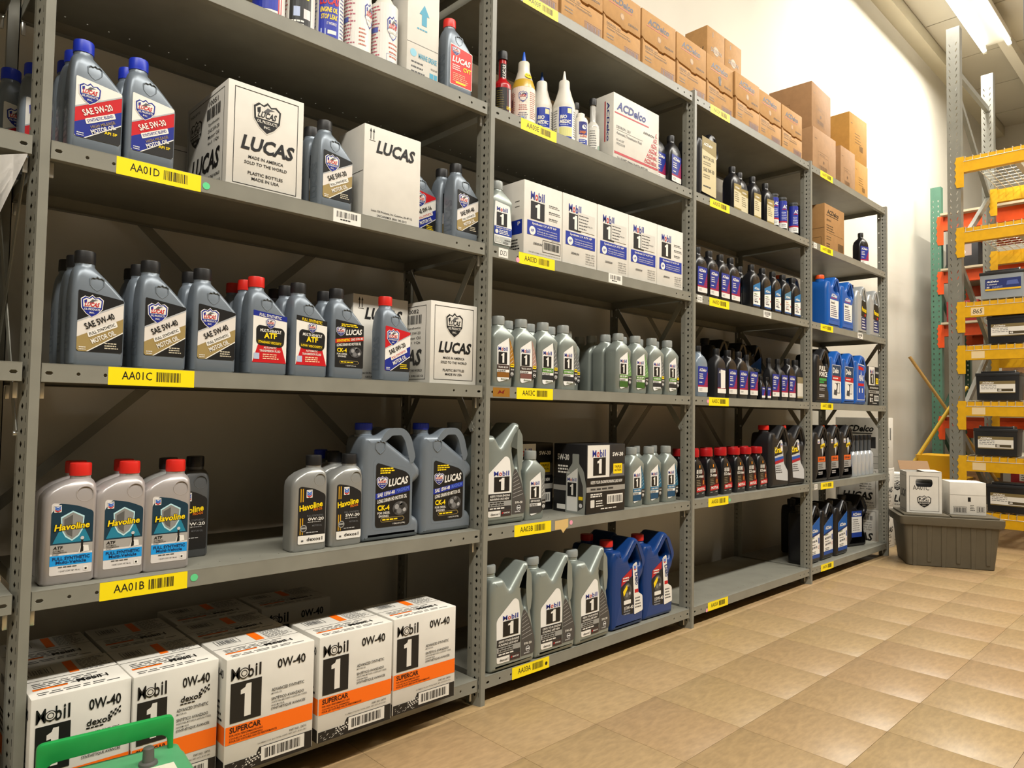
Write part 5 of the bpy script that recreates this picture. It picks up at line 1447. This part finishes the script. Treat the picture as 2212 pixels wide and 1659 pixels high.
cols('acd_teal', [3.085, 3.205, 3.322], S_, 'black bottle with teal-white label', 2, .061); put('acd_teal_o', 3.440, .061, S_, 'black bottle with orange lettering'); put('acd_teal', 3.560, .061, S_, 'black bottle with teal-white label at the right post')
S_ = 'AA05C'
put('acd_clear', 2.575, .061, S_, 'clear bottle of blue fluid'); put('acd_q', 2.68, .16, S_, 'black bottle behind the clear bottle', 2); put('acd_sticker', 2.742, .061, S_, 'black bottle with white strip sticker')
cols('acd_q', [2.848, 2.955], S_, 'black bottle with blue-red label', 1); put('acd_slant', 3.062, .061, S_, 'black slant-necked bottle, left of the small pair')
put('acd_small', 3.158, .045, S_, 'tiny black bottle, left of two'); put('acd_small', 3.222, .045, S_, 'tiny black bottle, right of two')
put('acd_slant', 3.305, .062, S_, 'black slant-necked bottle, right of the small pair'); put('acd_slant', 3.400, .058, S_, 'black slant-necked bottle between its likes'); put('acd_q', 3.497, .061, S_, 'black bottle beside the tan-labelled one'); put('acd_tan', 3.594, .061, S_, 'black bottle with tan-white label')
for i, xx in enumerate((3.17, 3.38, 3.56)):
    put('acd_jug', xx - .02, .33, S_, 'black gallon jug in shade at the back', 3)
S_ = 'AA05B'
cols('motul_x', [2.562, 2.680], S_, 'black bottle, red cap, white lettering', 2, .066, .074)
cols('motul_e', [2.806, 2.936, 3.052, 3.166], S_, 'black bottle, red cap, white lettering', 2, .066, .074)
put('ursa', 3.338, .085, S_, 'black jug with red cap, left of two'); put('ursa', 3.540, .085, S_, 'black jug with red cap, right of two')
# --- AA07
S_ = 'AA07F'
put('kp_low', 3.990, .205, S_, 'plain brown carton beside the post'); put('kp_up', 3.975, .200, S_, 'plain brown carton on top of another', 1, .05, LV['F'] + .2855)
put('kp_low2', 4.355, .205, S_, 'narrow plain brown carton'); put('kp_b2', 4.610, .215, S_, 'ochre carton under a larger one'); put('kp_b1', 4.605, .200, S_, 'ochre carton on top at the far end', 1, -.03, LV['F'] + .2625)
S_ = 'AA07E'
put('kraft_e', 4.140, .155, S_, 'brown carton with black lettering'); put('acd_teal', 3.75, .10, S_, 'black bottle half hidden by the post'); put('acd_q', 4.62, .075, S_, 'lone black bottle near the end post', rz=-.3)
S_ = 'AA07D'
put('acd_blue', 4.050, .085, S_, 'bright blue jug, orange cap, left of two'); put('acd_blue', 4.262, .085, S_, 'bright blue jug, orange cap, right of two'); put('silver_jug', 4.505, .085, S_, 'silver jug with navy cap, left of two'); put('silver_jug', 4.725, .085, S_, 'silver jug with navy cap, right of two')
put('acd_blue', 3.90, .27, S_, 'bright blue jug behind the post', 2); put('acd_q', 3.77, .15, S_, 'black bottle behind the post', 2)
S_ = 'AA07C'
put('fullforce', 3.885, .09, S_, 'black coolant jug with green band'); put('delo_elc', 4.083, .09, S_, 'blue jug with picture label, left of two'); put('delo_elc', 4.280, .09, S_, 'blue jug with picture label, right of two'); put('peak', 4.472, .09, S_, 'bright blue jug with white-framed label')
put('mob_jug', 4.56, .33, S_, 'grey jug behind the blue jugs'); put('black_box_f', 4.752, .14, S_, 'black and white carton')
S_ = 'AA07B'
put('hav_jug', 3.862, .085, S_, 'black jug with orange cap'); put('hav_jug', 4.052, .085, S_, 'black jug with orange cap'); put('hav_jug', 4.245, .085, S_, 'black jug with orange cap')
for i in range(5):
    put('slim_blue', 4.425 + i * .082, .058 + i * .004, S_, 'slim silver bottle with blue label')
S_ = 'AA07A'
put('acd_jug', 3.790, .095, S_, 'black jug with blue-white label'); put('acd_jug', 3.995, .100, S_, 'black jug with blue-white label'); put('acd_jug', 4.198, .095, S_, 'black jug with blue-white label'); put('acd_jug2', 4.590, .150, S_, 'black jug with small label, standing apart', rz=-.25)
put('acd_jug', 4.07, .270, S_, 'black jug behind the post', 2)
spawn()
# ------------------------------------------------------------------ racks at the end of the aisle
YEL = mat('#d9a404', .42, 0, .08, 20.0)
ORG = mat('#ee5206', .45, 0, .06, 20.0)
GRN = mat('#4f7a66', .45, 0, .08, 20.0)
RGRY = mat('#76756c', .45, 0, .08, 12.0)
WIRE = mat('#c9c4b4', .35, .5)
def upright(t, x, y0, y1, top, material, slots, dx=.07):
    """perforated column: face towards -x"""
    n = int((top - .12) / .0508)
    ym = (y0 + y1) / 2
    bm = bmesh.new()
    for ya, yb_, tl_ in ((y0, ym, .10), (ym, y1, -.10)):
        hole = [(.42 + tl_, -.012), (.54 + tl_, -.012), (.54 - tl_, .012), (.42 - tl_, .012)] if slots else [(.5, -.013), (.64, .003), (.5, .012), (.36, .003)]
        perf_strip(bm, (x, ya), (x, yb_), .05, .0508, n, top, hole)
    abox(bm, x + .003, y1, 0, x + dx, y1 + .003, top)
    abox(bm, x + .003, y0 - .003, 0, x + dx, y0, top)
    abox(bm, x + .003, y1 - .01, 0, x + dx, y1 + .10, .006)
    return link('column', finish(bm, 'column', material), t)
def connector(y1, top, h, material, x):
    """end plate with hook teeth"""
    z0 = top - h
    pts = [(y1 - .022, top + .006), (y1 + .030, top + .006)]
    for i in range(4):
        z = top - .01 - i * (h - .02) / 4
        pts += [(y1 + .030, z), (y1 + .040, z - h * .12), (y1 + .034, z - h * .14)]
    pts += [(y1 + .026, z0), (y1 - .022, z0)]
    m = prism('connector', pts[::-1], [], .004, .0005, material, 'yz', None, 1)
    for v in m.vertices:
        v.co.x += x - .003
    return m
def wire_deck(x0, x1, y0, y1, z):
    bm = bmesh.new()
    n = int((y0 - y1) / .05)
    for i in range(n + 1):
        y = y0 - i * .05
        atube(bm, [(x0 - .003, y, z - .034), (x0 - .003, y, z + .004), (x1, y, z + .004)], .0026, 5)
    for xx in [x0 - .004] + [x0 + .09 * k for k in range(1, 12)]:
        zz = z - .034 if xx < x0 else z + .008
        atube(bm, [(xx, y0 + .01, zz), (xx, y1, zz)], .0026, 5)
    me = finish(bm, 'wire_deck', WIRE)
    return me
def rack(x, depth, y0, y1, top, colm, beamm, beams, label, ylen, slots, name, wires=True, tags=()):
    t = empty(name, (0, 0, 0))
    tag(t, label, 'rack')
    upright(t, x, y0, y1, top, colm, slots)
    upright(t, x + depth, y0, y1, top, colm, slots)
    zz = .25
    k = 0
    while zz < top - .7:
        a, b = ((x + .07, (y0 + y1) / 2, zz), (x + depth, (y0 + y1) / 2, zz + .62)) if k % 2 else ((x + .07, (y0 + y1) / 2, zz + .62), (x + depth, (y0 + y1) / 2, zz))
        link('frame_brace', bars('frame_brace', [(a, b, .045, .03)], colm), t)
        zz += .66; k += 1
    link('frame_brace', bars('frame_brace', [((x + .07, (y0 + y1) / 2, top - .32), (x + depth, (y0 + y1) / 2, top - .32), .045, .03)], colm), t)
    for i, (bt, bh) in enumerate(beams):
        for xx in (x, x + depth):
            bm_ = link('beam', boxes('beam', [(xx - .004, ylen, bt - bh, xx + .046, y1, bt - bh * .32), (xx + .012, ylen, bt - bh * .34, xx + .046, y1, bt)], beamm), t)
            link('connector', connector(y1, bt, bh * 2.0, beamm, xx), bm_)
        if wires:
            w = link('wire_deck', wire_deck(x + .0, x + depth + .04, y1 - .03, max(ylen, y1 - .95), bt), t)
            w['kind'] = 'stuff'
            for yy in (y1 - .30, y1 - .62):
                link('deck_support', boxes('deck_support', [(x + .015, yy - .02, bt - .03, x + depth + .03, yy + .02, bt - .004)], WIRE), t)
        if i in tags:
            d = D(0, 0, 1, 1)
            d.p([(-.175, -bh * .9), (-.09, -bh * .9), (-.09, -bh * .40), (-.175, -bh * .40)], '#e2c99a', 1)
            if i == 2:
                d.t('865', -.165, -bh * .8, .06, .035, K, 2, .0, .15)
            yb = y1 + .03
            link('beam_sticker', d.mesh(lambda u, v, e, q=yb, z=bt: (x - .0045 - e, q + u * -1 - .265, z + v)), bm_)
    return t
yb = [(2.93, .115), (2.385, .112), (1.815, .115), (1.482, .105), (1.062, .105), (.652, .108), (.242, .10)]
rack(5.85, 1.05, -.125, -.215, 3.97, RGRY, YEL, yb, 'tall grey pallet rack with yellow beams at the aisle end', -2.9, True, 'pallet_rack', True, (2, 3, 4, 5))
rack(7.27, 1.0, .381, .291, 3.16, GRN, ORG, [(2.86, .135), (2.33, .107), (1.82, .107), (.95, .107)], 'green pallet rack with orange beams behind the yellow one', -1.6, False, 'pallet_rack', False)
# cartons standing on the green rack
def loose(key, x, y, z, rz, label, group=None):
    cat, name, parts = PR[key]
    t = empty(name, (x, y, z), rz)
    for pn, me in parts:
        link(pn, me, t)
    return tag(t, label, cat, group)
H = math.pi / 2
box_prod('redbox', .26, .3, .20, mat('#8c1418', .6), D(-.13, 0, .26, .20).r(.25, .5, .5, .35, W_, 1).tl(.3, .75, .4, 3, .1, .04, '#555555', 2))
box_prod('pictbox', .26, .3, .24, mat('#26262a', .6), D(-.13, 0, .26, .24).r(.2, .45, .6, .45, '#a8948c', 1).c(.5, .6, .03, '#d8dce4', 2))
def planks(z):
    return [(7.2, -1.55, z, 8.35, .28, z + .02)]
for i, z in enumerate((2.86, 2.33, 1.82, .95)):
    o = link('shelf_board', boxes('shelf_board', planks(z), mat('#b9ab90', .7)), None)
    tag(o, ['pale board on the top orange beams', 'pale board on the second orange beams', 'pale board on the third orange beams', 'pale board on the lowest orange beams'][i], 'board', 'boards on the green rack')
loose('pictbox', 7.42, .12, 2.351, -H, 'dark picture carton on the second orange beam')
loose('redbox', 7.42, .12, 1.841, -H, 'red carton with white panel on the third orange beam')
loose('pictbox', 7.42, -.32, 1.841, -H, 'dark carton beside the red carton, third orange beam')
loose('kp_low', 7.50, -.30, 1.0 - .029, -H, 'plain brown carton on the lowest orange beam')
loose('kp_up', 7.50, -.66, .971, -H, 'brown carton right of another on the lowest orange beam')
loose('kp_up', 7.50, -.32, 1.2565, -H, 'brown carton stacked above the lowest orange beam')
loose('kp_low', 7.52, .05, 0, -H, 'brown carton on the floor below the green rack')
loose('kp_up', 7.52, .05, .2855, -H, 'brown carton stacked on one below the green rack')
loose('kp_low', 7.52, -.35, 0, -H, 'brown carton on the floor further right below the green rack')
loose('redbox', 7.52, -.35, .2855, -H, 'red carton stacked on brown one below the green rack')
# car batteries on the yellow rack
def battery(key, w, d_, h, bodym, lidm, label):
    parts = [('case', loft('case', [(0, -w / 2 + .006, w / 2 - .006, d_ / 2 - .006, .004), (h * .82, -w / 2, w / 2, d_ / 2, .006)], bodym, 2, 30)),
             ('lid', boxes('lid', [(-w / 2 - .003, -d_ / 2 - .003, h * .82, w / 2 + .003, d_ / 2 + .003, h * .93), (-w / 2 + .03, -d_ / 2 + .02, h * .93, w / 2 - .03, d_ / 2 - .02, h)], lidm, .003)), ('label', label.mesh(fr(-d_ / 2 - .0006)))]
    for s in (-1, 1):
        parts.append(('terminal', lathe('terminal', [(.011, h * .93), (.009, h * 1.02), (.008, h * 1.025)], mat('#8a8a86', .4, .8), 12)))
        for v in parts[-1][1].vertices:
            v.co.x += s * w * .38; v.co.y -= d_ * .25
    prod(key, 'battery', 'car_battery', parts)
d = D(-.11, .05, .22, .09); d.r(0, .74, 1, .26, '#7a6a42', 1); d.r(0, .08, 1, .66, '#e4e0d6', 1); d.r(0, 0, 1, .08, '#7a6a42', 1); acd(d, .06, .79, .34, .15, W_, 3); d.tl(.04, .62, .6, 3, .14, .05, '#777777', 2); d.r(.5, .14, .44, .22, '#4a4028', 2); d.t('48', .52, .18, .1, .14, W_, 3, .03)
battery('batt_black', .27, .175, .215, mat('#131417', .4), mat('#1a1b1e', .45), d)
d = D(-.10, .06, .22, .085); d.r(0, .14, 1, .86, '#1b2a66', 1); d.r(0, 0, 1, .15, '#e0ae10', 2); acd(d, .04, .70, .34, .16, W_, 3); d.t('Professional', .05, .48, .28, .10, W_, 3, .01); d.t('30', .04, .22, .08, .14, W_, 3, .03); d.tl(.2, .3, .4, 2, .1, .04, '#8a98c8', 3); d.p([(.6, .4), (.95, .4), (.9, .8), (.62, .75)], '#4a5a9a', 2)
battery('batt_grey', .27, .175, .215, mat('#8d949a', .4), mat('#17181a', .45), d)
for key, y, z, lb in (('batt_grey', -.462, 1.829, 'grey car battery with blue label on yellow rack'), ('batt_black', -.505, 1.496, 'black car battery just below the grey one'), ('batt_black', -.430, 1.076, 'black car battery on the middle yellow beam'), ('batt_black', -.415, .666, 'black car battery on the second lowest yellow beam'), ('batt_black', -.49, .256, 'black car battery on the lowest yellow beam')):
    loose(key, 5.96, y, z, -H, lb, 'car batteries on the yellow rack')
# brooms, bucket
def pole(label, pts, r, m_, name='broom_handle'):
    o = link(name, tube('handle', pts, r, m_, 10))
    return tag(o, label, 'handle')
pole('brown wooden pole leaning right beside the green rack', [(6.36, .30, 1.46), (6.42, -.06, .85), (6.47, -.36, .34), (6.5, -.5, .012)], .013, mat('#9a7430', .5))
pole('yellow pole leaning left across the brown one', [(6.55, -.08, 1.20), (6.40, .0, 1.04), (6.20, .32, .40), (6.12, .43, .16)], .015, mat('#c9a52a', .45))
bk = empty('mop_bucket', (6.40, .07, 0))
tag(bk, 'yellow plastic mop bucket behind the yellow rack', 'bucket')
link('tub', loft('tub', [(.03, -.14, .14, .13, .05), (.06, -.16, .16, .15, .06), (.42, -.20, .20, .18, .07), (.43, -.21, .21, .19, .07), (.45, -.21, .21, .19, .07)], mat('#e0a808', .4), 4), bk)
link('wringer', loft('wringer', [(.45, -.15, .15, .13, .04), (.60, -.18, .18, .15, .05), (.63, -.19, .19, .16, .05)], mat('#e8b010', .4), 4), bk)
for sx in (-1, 1):
    for sy in (-1, 1):
        link('caster', lathe('caster', [(.012, 0), (.025, .004), (.025, .026), (.012, .03)], C_BLK, 12), bk, (sx * .10, sy * .09, 0))
# cartons stacked past the end of the shelving
loose('luc_case_f', 5.150, .240, 0, 0, 'white carton on the floor past the last shelving post')
loose('luc_case_f', 5.150, .240, .2855, 0, 'white carton in the middle of the end stack')
loose('acd_big', 5.140, .240, .571, 0, 'white carton with black slanted lettering topping the end stack')
loose('luc_case_c', 5.46, .02, 0, .1, 'white carton on the floor behind the grey tote')
loose('luc_case_d', 5.47, .03, .2555, .1, 'white carton stacked behind the grey tote')
# grey tote with two cartons on its lid
TOT = mat('#5f5848', .55, 0, .06, 18.0)
tr = -1.08
tt = empty('storage_tote', (4.915, -.325, 0), tr)
tag(tt, 'large grey-brown plastic tote on the floor by the last post', 'tote')
link('tub', loft('tub', [(0, -.235, .235, .150, .02), (.004, -.242, .242, .157, .025), (.285, -.268, .268, .180, .025)], TOT, 3), tt)
link('rim', loft('rim', [(.262, -.285, .285, .194, .025), (.285, -.290, .290, .198, .025), (.312, -.290, .290, .198, .025), (.313, -.27, .27, .18, .02)], TOT, 3), tt)
for s in (-1, 1):
    link('lid_flap', boxes('lid_flap', [(-.262 if s < 0 else .004, -.170, .313, -.004 if s < 0 else .262, .170, .325)], TOT, .003), tt)
for i in range(6):
    x = -.20 + i * .08
    m_ = loft('rib', [(.03 if i % 2 else .0, x - .012, x + .012, .004, .003), (.265, x - .017, x + .017, .004, .003)], TOT, 1)
    for v in m_.vertices:
        v.co.y += -.1575 - v.co.z / .285 * .022
    link('rib', m_, tt)
ex, ey = math.cos(tr), math.sin(tr)
def on_tote(a, b):
    return 4.915 + ex * a - ey * b, -.325 + ey * a + ex * b
f = D(-.1, 0, .2, .26); f.outline(.08, .04, .84, .86, .0018, K, 2); f.t('AA01C', .18, .56, .46, .11, K, 3, .0); shield(f, .30, .13, .40, .30, K, K, '#dedad0', 2)
s = D(-.1, 0, .2, .26); s.outline(.06, .05, .86, .85, .0016, K, 2); s.t('LUCAS', .16, .36, .66, .2, K, 3, .035, .22)
oh = round_poly([(-.045, .215), (.045, .215), (.05, .19), (.042, .165), (-.042, .165), (-.05, .19)], .01)
front = prism('front_panel', [(-.1, 0), (.1, 0), (.1, .26), (-.1, .26)], [oh], .004, 0, CARTON, 'xz', None)
for v in front.vertices:
    v.co.y -= .098
t = empty('open_carton', on_tote(-.13, .01) + (.3255,), tr)
tag(t, 'open white carton with handle hole and handwriting on the tote', 'box')
link('front_panel', front, t)
link('back_panel', boxes('panel', [(-.1, .096, 0, .1, .1, .26)], CARTON), t)
for s_ in (-1, 1):
    link('side_panel', boxes('panel', [(s_ * .098 - .002, -.096, 0, s_ * .098 + .002, .096, .26)], CARTON), t)
link('bottom', boxes('panel', [(-.096, -.096, 0, .096, .096, .004)], CARTON), t)
link('top_flap', bars('flap', [((.10, 0, .262), (.02, 0, .285), .20, .003)], CARTON, (0, 0, 1)) if False else boxes('flap', [(.0, -.1, .262, .10, .1, .265)], CARTON), t)
fl = link('top_flap', boxes('flap', [(-.1, -.002, 0, .08, .002, .09)], mat('#8a6a48', .8)), t, (0, .098, .26))
fl.rotation_euler = (-.9, 0, 0)
link('print', decals([(f, fr(-.1)), (s, sd(-.1))]), t)
bt = link('contents', boxes('contents', [(-.08, -.08, .004, .08, .08, .19)], BLK, .01), t)
f = D(-.1, 0, .2, .2); f.outline(.1, .06, .36, .2, .0016, K, 2); f.bar(.12, .08, .32, .15, K, 2, 16, 3); f.tl(.56, .3, .14, 4, .05, .02, K, 2); f.outline(.74, .1, .22, .18, .0014, K, 2); f.bar(.76, .12, .18, .14, K, 2, 10, 4); f.r(0, .62, 1, .008, '#8a8478', 2); f.r(.5, .42, .08, .14, K, 2)
box_prod('white_flap', .20, .19, .205, CARTON, f)
x_, y_ = on_tote(.115, .01)
loose('white_flap', x_, y_, .3255, tr, 'low white carton with barcodes on the right of the tote')

# ------------------------------------------------------------------ near things
GB = mat('#1c9a48', .45, 0, .08, 25.0)
g = empty('green_battery', (.105, -.262, 0), -.107)
tag(g, 'green car battery with raised carry handle, bottom left corner', 'battery')
link('case', loft('case', [(0, -.128, .128, .080, .008), (.215, -.132, .132, .084, .010)], GB, 3), g)
link('lid', loft('lid', [(.205, -.136, .136, .087, .012), (.240, -.136, .136, .087, .012), (.250, -.125, .125, .076, .012), (.262, -.122, .122, .073, .012)], mat('#4f9a68', .5, 0, .08, 25.0), 3), g)
ho = round_poly([(-.112, .235, .002), (-.112, .325, .012), (.112, .325, .012), (.112, .235, .002), (.104, .235, .002), (.102, .292, .02), (-.102, .288, .03), (-.104, .235, .002)], .01, 4)
hm_ = prism('carry_handle', ho, [], .012, .002, GB, 'xz', 30, 1)
for v in hm_.vertices:
    v.co.y += .060
link('carry_handle', hm_, g)
lead = mat('#6f6e6a', .5, .6)
tm = link('terminal', lathe('terminal', [(.018, .258), (.016, .266), (.0105, .268), (.0095, .292), (.006, .294)], lead, 16), g, (.060, .012, 0))
tm = link('terminal', lathe('terminal', [(.018, .258), (.016, .266), (.0105, .268), (.0095, .292), (.006, .294)], lead, 16), g, (-.085, .012, 0))
d = D(-.03, -.065, .13, .058); d.r(0, 0, 1, 1, '#d8d4c0', 1); d.t('AUTOMOTIVE', .1, .68, .7, .16, '#5a5a48', 2, .015); d.t('BATTERY', .2, .40, .5, .16, '#5a5a48', 2, .015); d.tl(.1, .2, .7, 1, .1, .08, '#7a7a60', 2)
link('label', d.mesh(tp(.2622)), g)
# sheet of paper hung on the first post
bm = bmesh.new()
gr = []
for i in range(9):
    u = i / 8
    row = []
    for j in range(7):
        v = j / 6
        row.append(bm.verts.new((-.026 - u * .19, -.020 - .04 * math.sin(u * 2.6) - .012 * v * u, 1.424 - u * .085 - v * (.48 * u + .004))))
    gr.append(row)
for i in range(8):
    for j in range(6):
        bm.faces.new((gr[i][j], gr[i + 1][j], gr[i + 1][j + 1], gr[i][j + 1]))
bmesh.ops.solidify(bm, geom=bm.faces[:], thickness=.0004)
tag(link('paper_sheet', finish(bm, 'paper', mat('#e6e4df', .6), 60)), 'curling white paper sheet hung on the first post', 'paper')
# carton of the bay beyond the left edge
loose('mob_case_n', -.135, .075, LV['A'], 0, 'white carton with orange band left of the first post')
# pale blue post at the right edge
bp = empty('aisle_post', (1.592, -1.398, 0), -.5)
tag(bp, 'pale blue upright post cut by the right edge', 'post')
link('shaft', boxes('shaft', [(-.03, -.03, .01, .03, .03, 2.6)], mat('#9aacc6', .5), .004), bp)
link('foot_plate', boxes('foot_plate', [(-.06, -.06, 0, .06, .06, .01)], mat('#8496b0', .5), .001), bp)
